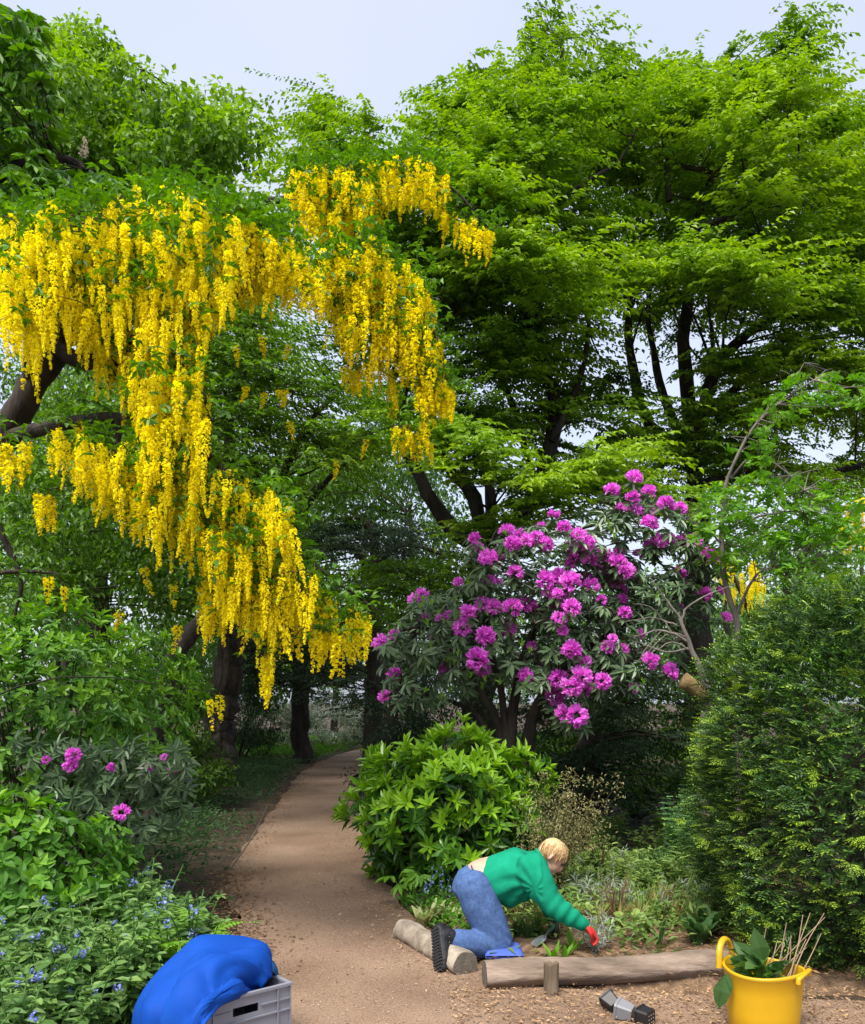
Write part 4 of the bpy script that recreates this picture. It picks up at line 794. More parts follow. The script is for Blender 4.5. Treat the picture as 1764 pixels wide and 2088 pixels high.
def alkanet_proto(seed):
    rg = np.random.default_rng(seed); lv = Geo(); st = Geo(); fl = Geo(); sv = np.random.RandomState(seed)
    for s_ in range(10):
        a = rg.uniform(0, 6.28); e = A(np.cos(a)*rg.uniform(.04, .24), np.sin(a)*rg.uniform(.04, .24), rg.uniform(.28, .52))
        Q = cat_rom([A(0, 0, -.03), e*A(.4, .4, .6), e], 9); st.tube(Q, np.linspace(.006, .003, 9), 4)
        n = 20; t = rg.uniform(.1, 1, n); P = Q[(t*8).astype(int)]; b_ = rg.uniform(0, 6.28, n)
        D = np.c_[np.cos(b_), np.sin(b_), rg.uniform(-.1, .6, n)]; sz = (1.15-.6*t)*rg.uniform(.7, 1.2, n)
        lv.leaves(P, D, UP+rg.normal(0, .3, (n, 3)), .105*sz, .046*sz, np.clip(.3+.45*t+rg.normal(0, .12, n), 0, 1), 'oval', .2, .3)
        if rg.random() < .15:
            n = 20; P = e+rg.normal(0, .013, (n, 3))+UP*.015; fl.leaves(P, rg.normal(0, 1, (n, 3)), rg.normal(0, 1, (n, 3))+UP, .014, .013, rg.uniform(0, 1, n), 'oval', .1, 0)
    if fl.n == 0: fl.leaves(A([0, 0, .45]).reshape(1, 3), A([1, 0, 0]).reshape(1, 3), Z1, .017, .016)
    return lv, st, fl
def herb_roots(parts, name, label, cat, group, spots, scale=(.8, 1.15)):
    """parts: list of (name, mesh); spots: xyz list"""
    for x, y, z_ in spots:
        r = thing(name, label, cat, (x, y, z_), group); r.rotation_euler = (RNG.normal(0, .05), RNG.normal(0, .05), RNG.uniform(0, 6.28)); r.scale = (RNG.uniform(*scale),)*3
        for pn, me in parts[RNG.integers(len(parts))]:
            o = bpy.data.objects.new(pn, me); COL.objects.link(o); o.parent = r
            if pn != 'stem': o['kind'] = 'stuff'
AL = []
M_ALK = leaf_mat('alkanet_leaf', [(.045,.105,.025), (.10,.215,.05), (.22,.36,.085)], .6, .3)
for s_ in range(5):
    lv, st, fl = alkanet_proto(s_); ms = []
    for nm, gg, mt in (('foliage', lv, M_ALK), ('stem', st, M_ALK), ('flower_cluster', fl, M_BLUE)):
        me = gg.mesh(nm); me.materials.append(mt); ms.append((nm, me))
    AL.append(ms)
spots = []
for yy_ in np.arange(3.3, 6.0, .19):
    xr = np.interp(yy_, pl[:, 1], pl[:, 0])-.12
    if yy_ > 5.0: xr -= (yy_-5.0)*.5
    for xx_ in np.arange(-.62*yy_-.2, xr, .2):
        if yy_ < 4.45 and -1.55 < xx_ and not (yy_ > 4.25 and xx_ < -1.2): continue
        spots.append((xx_+RNG.normal(0, .05), yy_+RNG.normal(0, .05), 0))
zones = {}
for p in spots:
    e = np.interp(p[1], pl[:, 1], pl[:, 0])-p[0]
    z_ = 'at the very edge of the gravel path' if e < .35 else 'crowding round the grey crate' if (p[1] < 4.6 and p[0] > -2.0) else 'growing under the bright low shrub' if p[1] > 4.75 and p[0] < -1.9 else 'in the front of the bank below the low shrub' if p[1] < 4.1 else 'in the middle of the bank'
    zones.setdefault(z_, []).append(p)
for z_, sp_ in zones.items(): herb_roots(AL, 'alkanet_plant', 'alkanet plant with small blue flowers '+z_, 'plant', 'blue flowered alkanet '+z_, sp_)

# fern fronds by the crate
fb = A(-1.38, 4.62, 0); fern = thing('fern', 'bright green fern with arching fronds beside the blue fabric', 'plant', fb)
for k_ in range(11):
    a = k_*6.28/11+RNG.normal(0, .2); l_ = RNG.uniform(.42, .6); hd = A(np.cos(a), np.sin(a), 0); Q = cat_rom([fb, fb+hd*l_*.35+UP*l_*.7, fb+hd*l_*.8+UP*l_*.75], 22)
    g = Geo(fb); T = unit(np.gradient(Q, axis=0)); sd = unit(np.cross(T, UP)); t = np.linspace(0, 1, 22); w = .11*np.sin(np.clip(t*1.1+.12, 0, 1)*math.pi)**.8
    for s_ in (-1, 1): g.leaves(Q, sd*s_+T*.35, np.cross(sd, T), np.maximum(w, .008), .02, RNG.uniform(.5, .9, 22), 'dia', .05, .15)
    g.build('frond', M_SAP, fern)

# blades and rosettes for the bed
def blade_geo(base, n, L, W, spread, tint, seg=5, arch=.35, rg=RNG):
    g = Geo()
    for k_ in range(n):
        a = rg.uniform(0, 6.28); s_ = rg.uniform(.3, 1)*spread; l_ = L*rg.uniform(.7, 1.15); hd = A(np.cos(a), np.sin(a), 0); t = np.linspace(0, 1, seg)[:, None]
        Q = hd*(rg.uniform(0, .02))+hd*s_*l_*t**1.5+UP*l_*(t-arch*s_*t**2); sd = np.cross(hd, UP)*(W*rg.uniform(.8, 1.2)*np.sin(np.clip(t*.85+.12, 0, 1)*math.pi)**.7)/2
        V = np.concatenate([Q-sd, Q+sd]); i = np.arange(seg-1); g.add(V, np.stack([i, i+1, i+1+seg, i+seg], -1), np.clip(tint+rg.normal(0, .12), 0, 1))
    return g
def bed_plant(name, label, spots, make, mat, group=None, part='foliage', cat='plant', variants=3, scale=(.85, 1.15)):
    ms = []
    for v in range(variants):
        me = make(v).mesh(part); me.materials.append(mat); ms.append([(part, me)])
    herb_roots(ms, name, label, cat, group, spots, scale)
def gp_(px, py, z_=BED_Z):
    d = (EYE-z_)*FPX/(py-HZN); return ((px-CXP)/FPX*d, d, z_-.015)
def tuft_silver(v):
    g = Geo(); n = 16
    for k_ in range(n):
        a = RNG.uniform(0, 6.28); e = A(np.cos(a)*.09, np.sin(a)*.09, RNG.uniform(.08, .19)); m = 9; t = np.linspace(.2, 1, m)[:, None]; P = e*t*A(1, 1, 1)
        g.leaves(P, rnd(m)+e*6, UP+rnd(m, .5), .05, .009, RNG.uniform(.3, 1, m), 'dia')
    return g
bed_plant('silver_plant', 'silvery grey artemisia clump beside the red glove', [gp_(1222,1940), gp_(1205,1932)], tuft_silver, M_SILV, 'silvery clumps by the glove', scale=(1.0, 1.2))
bed_plant('silver_plant', 'faded silver grey clump in the middle of the planting bed', [gp_(1195,1850), gp_(1225,1850), gp_(1180,1835), gp_(1255,1845), gp_(1240,1825), gp_(1330,1800), gp_(1370,1835)]+[gp_(x, y) for x, y in sample_poly([(1160,1770),(1420,1740),(1440,1880),(1200,1870)], 12)], tuft_silver, M_SILV, 'silvery clumps in the bed', scale=(.9, 1.3))
bed_plant('strap_leaf_plant', 'pair of upright broad strap leaves standing alone in the mulch', [gp_(1345,1925)], lambda v: blade_geo(None, 4, .2, .04, .45, .45), M_HERB)
bed_plant('strap_leaf_plant', 'young broad leaved seedling growing next to the trowel', [gp_(1150,1955), gp_(1128,1962), gp_(1168,1940)], lambda v: blade_geo(None, 5, .15, .035, .6, .7), M_SAP, 'seedlings next to the trowel')
bed_plant('iris_clump', 'dark green sword leaved clump at the back of the bed', [gp_(1325,1805), gp_(1345,1800), gp_(1360,1815), gp_(1310,1800)], lambda v: blade_geo(None, 18, .34, .022, .35, .35), M_HERB, 'sword leaved clumps')
bed_plant('dry_grass_tuft', 'straw coloured dry grass tuft in the bed', [gp_(x, y) for x, y in ((1378,1885),(1400,1870),(1300,1885),(1265,1890),(1240,1880),(1360,1860),(1285,1850),(1420,1900),(1100,1895),(1060,1880),(1165,1900))]+[gp_(x, y) for x, y in sample_poly([(1160,1780),(1440,1760),(1450,1900),(1220,1890)], 16)], lambda v: blade_geo(None, 34, .2, .006, .5, .5), M_STRAW, 'dry grass tufts')
bed_plant('brown_stem_plant', 'upright russet stems with sparse leaves near the reaching arm', [gp_(1248,1885), gp_(1262,1880), gp_(1225,1800), gp_(1200,1770)], lambda v: blade_geo(None, 16, .34, .007, .35, .25), leaf_mat('russet', [(.07,.035,.02),(.16,.08,.04),(.26,.15,.08)], .8, .1), 'russet stems')
def geranium(v):
    g = Geo(); n = 60; u_ = unit(rnd(n)); u_[:, 2] = abs(u_[:, 2]); P = u_*A(.11, .11, .13); g.leaves(P, u_+rnd(n, .4), UP+u_*.4+rnd(n, .3), .05, .05, RNG.uniform(.5, 1, n), 'oval', .15, .2); return g
bed_plant('geranium_plant', 'bright lime green mounded plant in the bed', [gp_(1322,1850), gp_(1308,1862)], geranium, M_SAP, 'lime mounds')
bed_plant('herb_mound', 'small mid green leafy mound in the planting bed', [gp_(x, y) for x, y in ((1180,1800),(1270,1790),(1290,1820),(1400,1800),(1420,1780),(1160,1870),(1130,1830),(1380,1780),(1440,1830),(1300,1770),(1250,1760),(1110,1905),(1075,1905),(1285,1900),(1195,1880))]+[gp_(x, y) for x, y in sample_poly([(1150,1740),(1470,1700),(1480,1900),(1300,1880),(1180,1850)], 46)], geranium, M_BEDH, 'green mounds in the bed', scale=(.7, 1.1))
bed_plant('hosta_clump', 'dark broad leaved clump at the foot of the yew', [gp_(1425,1925), gp_(1440,1905)], lambda v: blade_geo(None, 22, .24, .075, .9, .3), M_HERB, 'broad leaved clumps')
def leafy_stems(v):
    g = Geo()
    for k_ in range(11):
        a = RNG.uniform(0, 6.28); e = A(np.cos(a)*RNG.uniform(.02, .14), np.sin(a)*RNG.uniform(.02, .14), RNG.uniform(.18, .36)); Q = cat_rom([A(0, 0, -.02), e*A(.4, .4, .6), e], 9); g.tube(Q, np.linspace(.004, .002, 9), 3, .3); n = 12; b_ = RNG.uniform(0, 6.28, n)
        g.leaves(Q[RNG.integers(2, 9, n)], np.c_[np.cos(b_), np.sin(b_), np.full(n, .5)], UP+rnd(n, .3), .06, .02, RNG.uniform(.2, 1, n), 'oval', .2, .3)
    return g
bed_plant('leafy_perennial', 'upright pale leafy perennial in the crowded back of the bed', [gp_(x, y) for x, y in sample_poly([(1150,1720),(1460,1690),(1480,1850),(1330,1850),(1170,1810)], 30)], leafy_stems, M_BEDH, 'leafy perennials in the bed', variants=4)
bed_plant('pale_grass_tuft', 'fresh pale green grass tuft among the bed plants', [gp_(x, y) for x, y in sample_poly([(1140,1740),(1470,1720),(1470,1880),(1250,1900),(1160,1840)], 22)], lambda v: blade_geo(None, 36, .24, .008, .55, .6), M_BEDH, 'pale grass tufts')
def feathery(v):
    g = Geo()
    for k_ in range(7):
        a = RNG.uniform(0, 6.28); e = A(np.cos(a)*.14, np.sin(a)*.14, RNG.uniform(.4, .62)); Q = cat_rom([A(0, 0, -.02), e*A(.3, .3, .5), e], 14)
        for j in range(2, 14): n = 9; b_ = RNG.uniform(0, 6.28, n); g.leaves(np.repeat(Q[j:j+1], n, 0), np.c_[np.cos(b_), np.sin(b_), np.full(n, .35)], UP+rnd(n, .3), .1*(1.1-j/16), .018, RNG.uniform(.4, .9, n), 'dia', .1, .2)
        g.tube(Q, np.linspace(.005, .002, 14), 4, .4)
    return g
bed_plant('feathery_plant', 'tall feathery blue green plant against the yew', [gp_(1408,1800), gp_(1430,1790), gp_(1390,1780), gp_(1445,1830), gp_(1370,1760), gp_(1425,1760), gp_(1400,1745)], feathery, leaf_mat('feathery_leaf', [(.05,.13,.04),(.12,.27,.09),(.22,.4,.15)], .55, .35), 'feathery plants', variants=3, scale=(1, 1.25))
def heather(v):
    g = Geo()
    for k_ in range(60):
        a = RNG.uniform(0, 6.28); e = A(np.cos(a)*RNG.uniform(.02, .15), np.sin(a)*RNG.uniform(.02, .15), RNG.uniform(.1, .22)); n = 10; P = e*np.linspace(.3, 1, n)[:, None]
        g.leaves(P, rnd(n)+e*4, rnd(n), .03, .007, RNG.uniform(0, .8, n), 'dia')
    return g
bed_plant('heather_clump', 'twiggy olive heather clump beyond the gardener', [gp_(1040,1868), gp_(1070,1865), gp_(1095,1870), gp_(1120,1850)], heather, leaf_mat('heather_leaf', [(.05,.05,.025),(.13,.13,.06),(.22,.2,.12)], .7, .15), 'heather clumps')
bed_plant('grass_tuft', 'fresh dark green grass tuft behind the trowel', [gp_(1075,1915), gp_(1095,1905), gp_(1055,1910)], lambda v: blade_geo(None, 50, .17, .006, .6, .3), M_HERB, 'green tufts behind the trowel')
def hellebore(v):
    g = Geo()
    for k_ in range(5):
        a = RNG.uniform(0, 6.28); e = A(np.cos(a)*.1, np.sin(a)*.1, RNG.uniform(.16, .26)); g.tube(cat_rom([A(0, 0, -.02), e*A(.4, .4, .7), e], 6), .004, 4, .4); palmate(g, [e], 6, .12, [.75], [unit(e*A(1, 1, 0))])
    return g
bed_plant('hellebore_plant', 'pale green hellebore with fingered leaves at the path edge', [gp_(822,1845,.02), gp_(845,1835,.02)], hellebore, M_SAP, 'hellebores at the path edge')
bed_plant('variegated_plant', 'cream and yellow green leafy clump behind the gardener boots', [gp_(878,1880,.02), gp_(905,1872,.02), gp_(925,1885,.02), gp_(862,1890,.02)], lambda v: blade_geo(None, 16, .17, .045, .8, .85), leaf_mat('variegated', [(.1,.2,.03),(.25,.36,.06),(.5,.5,.25)], .55, .3), 'variegated clumps')
def bluebell(v):
    g = blade_geo(None, 8, .2, .014, .5, .3); return g
for x, y in ((875,1850),(893,1845),(908,1862),(860,1862)):
    bp = A(*gp_(x, y, .02)); r = thing('bluebell_plant', 'bluebell stalk with pale blue bells beside the cherry laurel', 'plant', bp, 'bluebells by the laurel')
    me = bluebell(0).mesh('leaves'); me.materials.append(M_HERB); o = bpy.data.objects.new('leaves', me); COL.objects.link(o); o.parent = r; o['kind'] = 'stuff'
    g = Geo(); h = RNG.uniform(.26, .36); g.tube(cat_rom([A(0,0,-.02), A(.01,0,h*.6), A(.04,0,h)], 6), .004, 4); me = g.mesh('stem'); me.materials.append(M_HERB); o = bpy.data.objects.new('stem', me); COL.objects.link(o); o.parent = r
    g = Geo(); n = 16; t = RNG.uniform(.5, 1, n); P = np.c_[t*.04, t*0, t*h]+rnd(n, .012); g.leaves(P, rnd(n)*.4-UP, rnd(n), .02, .014, RNG.uniform(.3, 1, n), 'oval'); me = g.mesh('flower_head'); me.materials.append(M_BLUE); o = bpy.data.objects.new('flower_head', me); COL.objects.link(o); o.parent = r

# ------------------------------------------------------------------ the kneeling gardener
S_ = 5.4/FPX                                       # metres per photo unit at the figure
def chain(g, rows, n=14, sides=16):
    """rows: px, py, depth, in-plane radius (photo units), lateral radius / in-plane radius"""
    R = np.array(rows, float); P = at(R[:, 0], R[:, 1], R[:, 2]); Q = cat_rom(P, n)
    rr = cat_rom(np.c_[R[:, 3]*S_, R[:, 3]*S_*R[:, 4], R[:, 3]*0], n); g.tube(Q, rr[:, 0], sides, ends=True, R2=rr[:, 1], ref=(0.02, 1, 0.02))
def ball(g, c, ax, up, dims, n=14):
    ax = unit(np.asarray(ax, float)); sd = unit(np.cross(up, ax)); u_ = np.cross(ax, sd); th = np.linspace(0, math.pi, n)[1:-1]
    Q = np.asarray(c)-ax*(np.cos(th)*dims[0])[:, None]; r = np.sin(th)
    a = np.arange(16)*2*math.pi/16; V = Q[:, None]+(np.cos(a)[None, :, None]*sd*dims[1]+np.sin(a)[None, :, None]*u_*dims[2])*r[:, None, None]
    m, s16 = len(Q), 16; i = np.arange(m-1)[:, None]*s16; j = np.arange(s16)[None]; k_ = (j+1) % s16
    b_ = g.n; g.add(V, np.stack([i+j, i+k_, i+s16+k_, i+s16+j], -1).reshape(-1, 4)); g.V.append(np.stack([np.asarray(c)-ax*dims[0], np.asarray(c)+ax*dims[0]])); g.T.append(np.full(2, .5)); c_ = g.n; g.n += 2
    j = np.arange(s16); k_ = (j+1) % s16; g.F.append(np.stack([np.full(s16, c_), b_+k_, b_+j], -1)); e = b_+(m-1)*s16; g.F.append(np.stack([np.full(s16, c_+1), e+j, e+k_], -1))
def skin_union(g, name, mat, parent, voxel=.010, smooth=6, disp=None, kind=None):
    me0 = g.mesh(name+'_raw'); tmp = bpy.data.objects.new('tmp', me0); COL.objects.link(tmp)
    m = tmp.modifiers.new('r', 'REMESH'); m.mode = 'VOXEL'; m.voxel_size = voxel
    s = tmp.modifiers.new('s', 'SMOOTH'); s.iterations = smooth; s.factor = .5
    dg = bpy.context.evaluated_depsgraph_get(); dg.update(); me = bpy.data.meshes.new_from_object(tmp.evaluated_get(dg)); bpy.data.objects.remove(tmp)
    me.name = name; me.materials.clear(); me.materials.append(mat)
    co = np.zeros(len(me.vertices)*3); me.vertices.foreach_get('co', co); co = co.reshape(-1, 3)
    if disp is not None:
        nn = np.zeros_like(co).ravel(); me.vertices.foreach_get('normal', nn); nn = nn.reshape(-1, 3); co = co+nn*disp(co+g.base)[:, None]; me.vertices.foreach_set('co', co.ravel())
    me.polygons.foreach_set('use_smooth', np.ones(len(me.polygons), bool)); me.update()
    o = bpy.data.objects.new(name, me); COL.objects.link(o); o.parent = parent; return o
PB = A(*at(985, 1950, 5.42)); PB[2] = 0
per = thing('person', 'person in a green sweatshirt and blue jeans kneeling and weeding behind the log', 'person', PB)
M_SKIN = noise_mat('skin', [(.50,.29,.20), (.60,.36,.26)], 12, .5, .1, spec=.4, dist=.003)
M_SHIRT = noise_mat('sweatshirt', [(.003,.19,.105), (.005,.235,.13), (.008,.28,.16)], 9, .9, .35, 260, dist=.003, spec=.15)
M_DENIM = noise_mat('denim', [(.045,.088,.21), (.066,.122,.27), (.095,.16,.33)], 45, .85, .5, 260, dist=.004, spec=.15)
M_HAIR = leaf_mat('blond_hair', [(.34,.2,.08), (.62,.43,.21), (.85,.68,.42)], .45, .1, .5)
M_BOOT = noise_mat('boot_leather', [(.010,.010,.012), (.022,.022,.026)], 20, .55, .3, 50)
M_RED = plain('glove_red', (.55,.02,.02), .7); M_BLK = plain('glove_black', (.012,.014,.014), .7)
YN, YF = 5.36, 5.66                                 # near and far side of the body
g = Geo(PB)                                         # continuous body, mostly under the clothes
chain(g, [(966,1800,5.5,34,1.1),(984,1786,5.5,36,1.1),(1030,1775,5.5,33,1.2),(1080,1772,5.5,29,1.25),(1098,1757,5.5,18,1.1),(1112,1745,5.48,16,1)])
for yk, sgn in ((YN, -1), (YF, 1)):
    chain(g, [(968,1812,yk,30,.85),(1000,1880,yk-.0,24,.9),(1030,1928,yk,17,1)]); chain(g, [(1028,1928,yk,16,1),(970,1924,yk-.05,15,1),(920,1918,yk-.12,11,1)])
chain(g, [(1088,1780,5.33,21,.9),(1130,1846,5.28,14,.9),(1183,1882,5.26,10,1),(1196,1890,5.26,9,1)]); chain(g, [(1088,1780,5.66,21,.9),(1120,1840,5.7,14,.9),(1128,1880,5.68,9,1)])
hc = at(1128,1741,5.47); hf = unit(A(.72,-.10,-.70)); hu = unit(A(.68,0,.72)-hf*np.dot(A(.68,0,.72), hf)); hs = np.cross(hf, hu)
ball(g, hc, hf, hu, (.096,.072,.088)); ball(g, hc+hf*.038-hu*.055, hf, hu, (.062,.055,.062)); ball(g, hc+hf*.072-hu*.098, hf, hu, (.024,.026,.022))
ball(g, hc+hf*.098-hu*.042, hu, hf, (.026,.012,.020)); ball(g, hc+hf*.09-hu*.072, hs, hf, (.02,.012,.01)); ball(g, hc+hf*.078+hu*.012, hs, hf, (.05,.018,.014))
for s_ in (-1, 1): ball(g, hc+hs*s_*.073-hu*.02-hf*.005, hu, hs, (.032,.010,.02))
body = skin_union(g, 'body', M_SKIN, per, .009, 2)
for s_ in (-1, 1):
    g = Geo(PB); ball(g, hc+hs*s_*.031+hf*.083-hu*.008, hf, hu, (.011,.013,.010), 8); g.build('eye', plain('eye_dark', (.03,.02,.015), .2), per, True)
# jeans
def folds_j(P):
    x, z_ = P[:, 0]-PB[0], P[:, 2]; w = np.exp(-((z_-.10)/.10)**2); k = np.exp(-((z_-.36)/.08)**2); return .003*np.abs(np.sin((x*.5+z_)*48+2*np.sin(P[:, 1]*13+x*9)))*w+.003*np.sin((x*.9-z_*.3)*60+np.sin(P[:, 1]*20))*k+.0012*np.sin(x*37+z_*61+P[:, 1]*41)
g = Geo(PB); chain(g, [(955,1810,5.5,36,1.12),(964,1798,5.5,38,1.12)])
for yk in (YN, YF):
    chain(g, [(964,1808,yk+.02*(5.5-yk),37,.85),(982,1850,yk,39,.85),(1004,1893,yk,34,.9),(1024,1927,yk,25,1),(1030,1934,yk,21,1)])
    chain(g, [(1024,1930,yk,24,1),(980,1926,yk-.05,27,.95),(945,1922,yk-.10,26,.95),(930,1920,yk-.12,25,.95)])
jeans = skin_union(g, 'jeans', M_DENIM, per, .009, 5, folds_j)
g = Geo(PB)                                          # waistband, back pocket seams, belt loop, frayed hem
wb = cat_rom(np.vstack([at(961,1766,5.44), at(966,1776,5.36), at(985,1800,5.31), at(1002,1822,5.33)]), 12); g.tube(wb, .012, 6, R2=.004); g.build('waistband', M_DENIM, jeans, True)
g = Geo(PB); n = 90; a = RNG.uniform(0, 6.28, n); c = at(917,1920,YN-.13); P = c+np.c_[np.zeros(n), np.cos(a)*.07, np.sin(a)*.075]; g.leaves(P, A(-1, 0, 0)+rnd(n, .5), rnd(n), .025, .006, RNG.uniform(.4, 1, n), 'dia'); g.build('frayed_hem', leaf_mat('denim_fray', [(.3,.38,.5),(.5,.58,.66),(.65,.7,.75)], .9, .1), jeans, kind='stuff')
# sweatshirt
arm_pit = at(1085,1805,5.33)
def folds_s(P):
    v = P-arm_pit; ang = np.arctan2(v[:, 2], -v[:, 0]); r = np.hypot(v[:, 0], v[:, 2])
    f = .0065*np.sin(ang*9+3*r*6)*np.exp(-((r-.16)/.14)**2)*(v[:, 0] < .05)
    hand = at(1190,1888,5.26); w = np.linalg.norm(P-hand, axis=1); f += .005*np.sin(w*95+P[:, 1]*20)*np.exp(-((w-.14)/.13)**2)
    return f+.0025*np.sin(P[:, 0]*33+P[:, 2]*21+4*np.sin(P[:, 1]*12))
g = Geo(PB)
chain(g, [(1004,1797,5.5,50,1.05),(1016,1793,5.5,52,1.06),(1040,1786,5.5,53,1.08),(1072,1776,5.5,52,1.12),(1092,1764,5.5,38,1.3),(1102,1755,5.49,24,1.2)], 18, 20)
chain(g, [(1032,1812,5.5,38,1.2),(1060,1808,5.5,34,1.25)])
chain(g, [(1083,1770,5.34,34,.9),(1098,1800,5.30,31,.9),(1122,1838,5.28,25,.9),(1152,1862,5.26,21,.95),(1183,1882,5.26,15,1),(1189,1886,5.26,13,1)], 18)
chain(g, [(1085,1775,5.68,32,.9),(1110,1820,5.70,26,.9),(1122,1850,5.7,20,1),(1127,1868,5.69,15,1)])
skin_union(g, 'sweatshirt', M_SHIRT, per, .009, 5, folds_s)
g = Geo(PB); rg_ = at(1106,1750,5.48); tdir = unit(A(.72,0,.5)); e1 = A(0, 1, 0); e2 = np.cross(tdir, e1); a = np.linspace(0, 6.2832, 25); g.tube(rg_+np.cos(a)[:, None]*e1*.072+np.sin(a)[:, None]*e2*.066, .011, 8); g.build('collar', M_SHIRT, per, True)
# hair: a cap with locks lying over it
g = Geo(PB); n = 1700; u_ = unit(RNG.normal(0, 1, (n*4, 3))); f_, s2_, h_ = u_[:, 0], u_[:, 1], u_[:, 2]
keep = (h_ > -.55+1.0*np.clip(f_+.15, 0, 1)) & ~((np.abs(s2_) > .7) & (h_ < -.02) & (f_ > -.3)); u_ = u_[keep][:n]; n = len(u_)
wv = 1+.035*np.sin(u_[:, 0]*9+2*u_[:, 1])*np.cos(u_[:, 1]*8+u_[:, 2]*5)
P = hc+(hf*(u_[:, :1]*.097)+hs*(u_[:, 1:2]*.079)+hu*(u_[:, 2:]*.094))*wv[:, None]; Nw = unit(hf*u_[:, :1]+hs*u_[:, 1:2]+hu*u_[:, 2:])
crown_ = hc+hu*.09-hf*.05; D = P-crown_; D = D-Nw*(D*Nw).sum(1, keepdims=True); D = unit(unit(D)+rnd(n, .10)+np.cross(Nw, D)*3*.25)
g.leaves(P-D*.02, D+Nw*.10, Nw+rnd(n, .08), RNG.uniform(.04, .06, n), RNG.uniform(.010, .017, n), np.clip(RNG.normal(.5, .24, n), 0, 1), 'oval', .15, .30)
ball(g, hc-hf*.020+hu*.012, hf, hu, (.080,.074,.084)); g.build('hair', M_HAIR, per, kind='stuff')
# gloves: palm, four fingers, thumb
def glove(c, fwd, dn, name, mat, cuffmat):
    fwd = unit(fwd); dn = unit(dn-fwd*np.dot(dn, fwd)); sd = np.cross(fwd, dn); g = Geo(PB)
    ball(g, c+fwd*.045, fwd, dn, (.058,.044,.024))
    for i, (o_, l_) in enumerate(((-.03,.062),(-.010,.074),(.010,.070),(.028,.055))):
        b_ = c+fwd*.075+sd*o_; g.tube(cat_rom([b_-fwd*.02, b_+fwd*l_*.4+dn*.006, b_+fwd*l_*.65+dn*.028, b_+fwd*l_*.6+dn*.052], 8), np.linspace(.0105, .0085, 8), 8, ends=True)
    b_ = c+fwd*.02-sd*.035; g.tube(cat_rom([b_, b_-sd*.010+fwd*.025+dn*.012, b_+fwd*.055+dn*.028], 7), np.linspace(.012, .009, 7), 8, ends=True)
    o = skin_union(g, name, mat, per, .004, 2)
    g = Geo(PB); g.tube([c-fwd*.025, c-fwd*.005, c+fwd*.012], [.036,.034,.033], 12, R2=[.03,.028,.024], caps=True); g.build('glove_cuff', cuffmat, o, True)
glove(at(1192,1888,5.26), A(.62,.05,-.55), A(.3,0,-1), 'glove', M_RED, M_BLK)
glove(at(1128,1876,5.68), A(.05,-.25,-.9), A(-.6,-.5,0), 'glove', M_BLK, M_BLK)
# boots, toes on the ground, soles facing back
def boot(yk, toe):
    ank = at(926,1920,yk-.13); heel = at(888,1898,yk-.17); tp = np.asarray(toe, float); ax = unit(tp-heel); g = Geo(PB)
    out = unit(heel-ank-ax*np.dot(heel-ank, ax)); sd = np.cross(ax, out); L = np.linalg.norm(tp-heel)
    def st(t, o_, ra, rb): return heel+ax*L*t-out*o_, ra, rb
    Q = [heel-ax*.005-out*.035, heel+ax*L*.35-out*.04, heel+ax*L*.7-out*.036, heel+ax*L*.92-out*.03]
    g.tube(cat_rom(Q, 12), np.interp(np.linspace(0, 1, 12), [0,.35,.7,1], [.046,.050,.048,.034]), 14, ends=True, R2=np.interp(np.linspace(0, 1, 12), [0,.35,.7,1], [.044,.048,.054,.040]), ref=sd)
    g.tube(cat_rom([heel+ax*.03-out*.04, (heel+ank)/2-out*.02, ank+unit(ank-heel)*.03], 8), [.052,.054,.055,.056,.057,.058,.058,.058], 14, ends=True)
    b = skin_union(g, 'boot', M_BOOT, per, .006, 3)
    g = Geo(PB)
    for t in np.linspace(-.02, 1.0, 14):
        w = np.interp(t, [0,.3,.7,1], [.034,.036,.046,.03]); g.box(heel+ax*L*t+out*.004, (w, .008, .007 if 0 else .0065), np.stack([sd, out, ax], 1))
    g.box(heel+ax*L*.48-out*.004, (.034, .006, L*.5), np.stack([sd, out, ax], 1)); g.build('sole', plain('rubber_sole', (.016,.016,.018), .8), b)
boot(YN, at(895,1980,5.05)); boot(YF, at(915,1935,5.58))
g = Geo(PB); kb = gp_(1018,1953,.03); g2 = Geo(A(*kb)); X, Y_ = np.meshgrid(np.linspace(-1, 1, 17), np.linspace(-1, 1, 11)); rr_ = np.clip((1-np.maximum(abs(X), abs(Y_)))*6, 0, 1)**.5
V = np.stack([kb[0]+X*.12+.03, kb[1]+Y_*.12+.06, .060+rr_*.024], -1); i = np.arange(10)[:, None]*17+np.arange(16)[None]; g2.add(V, np.stack([i, i+1, i+18, i+17], -1).reshape(-1, 4)); V2 = V.copy(); V2[..., 2] = .045; g2.add(V2, np.stack([i, i+17, i+18, i+1], -1).reshape(-1, 4))
tagm(g2.build('kneeling_pad', plain('pad_blue', (.05,.10,.42), .8), smooth=True), 'flat blue kneeling pad under the gardener knee', 'pad')

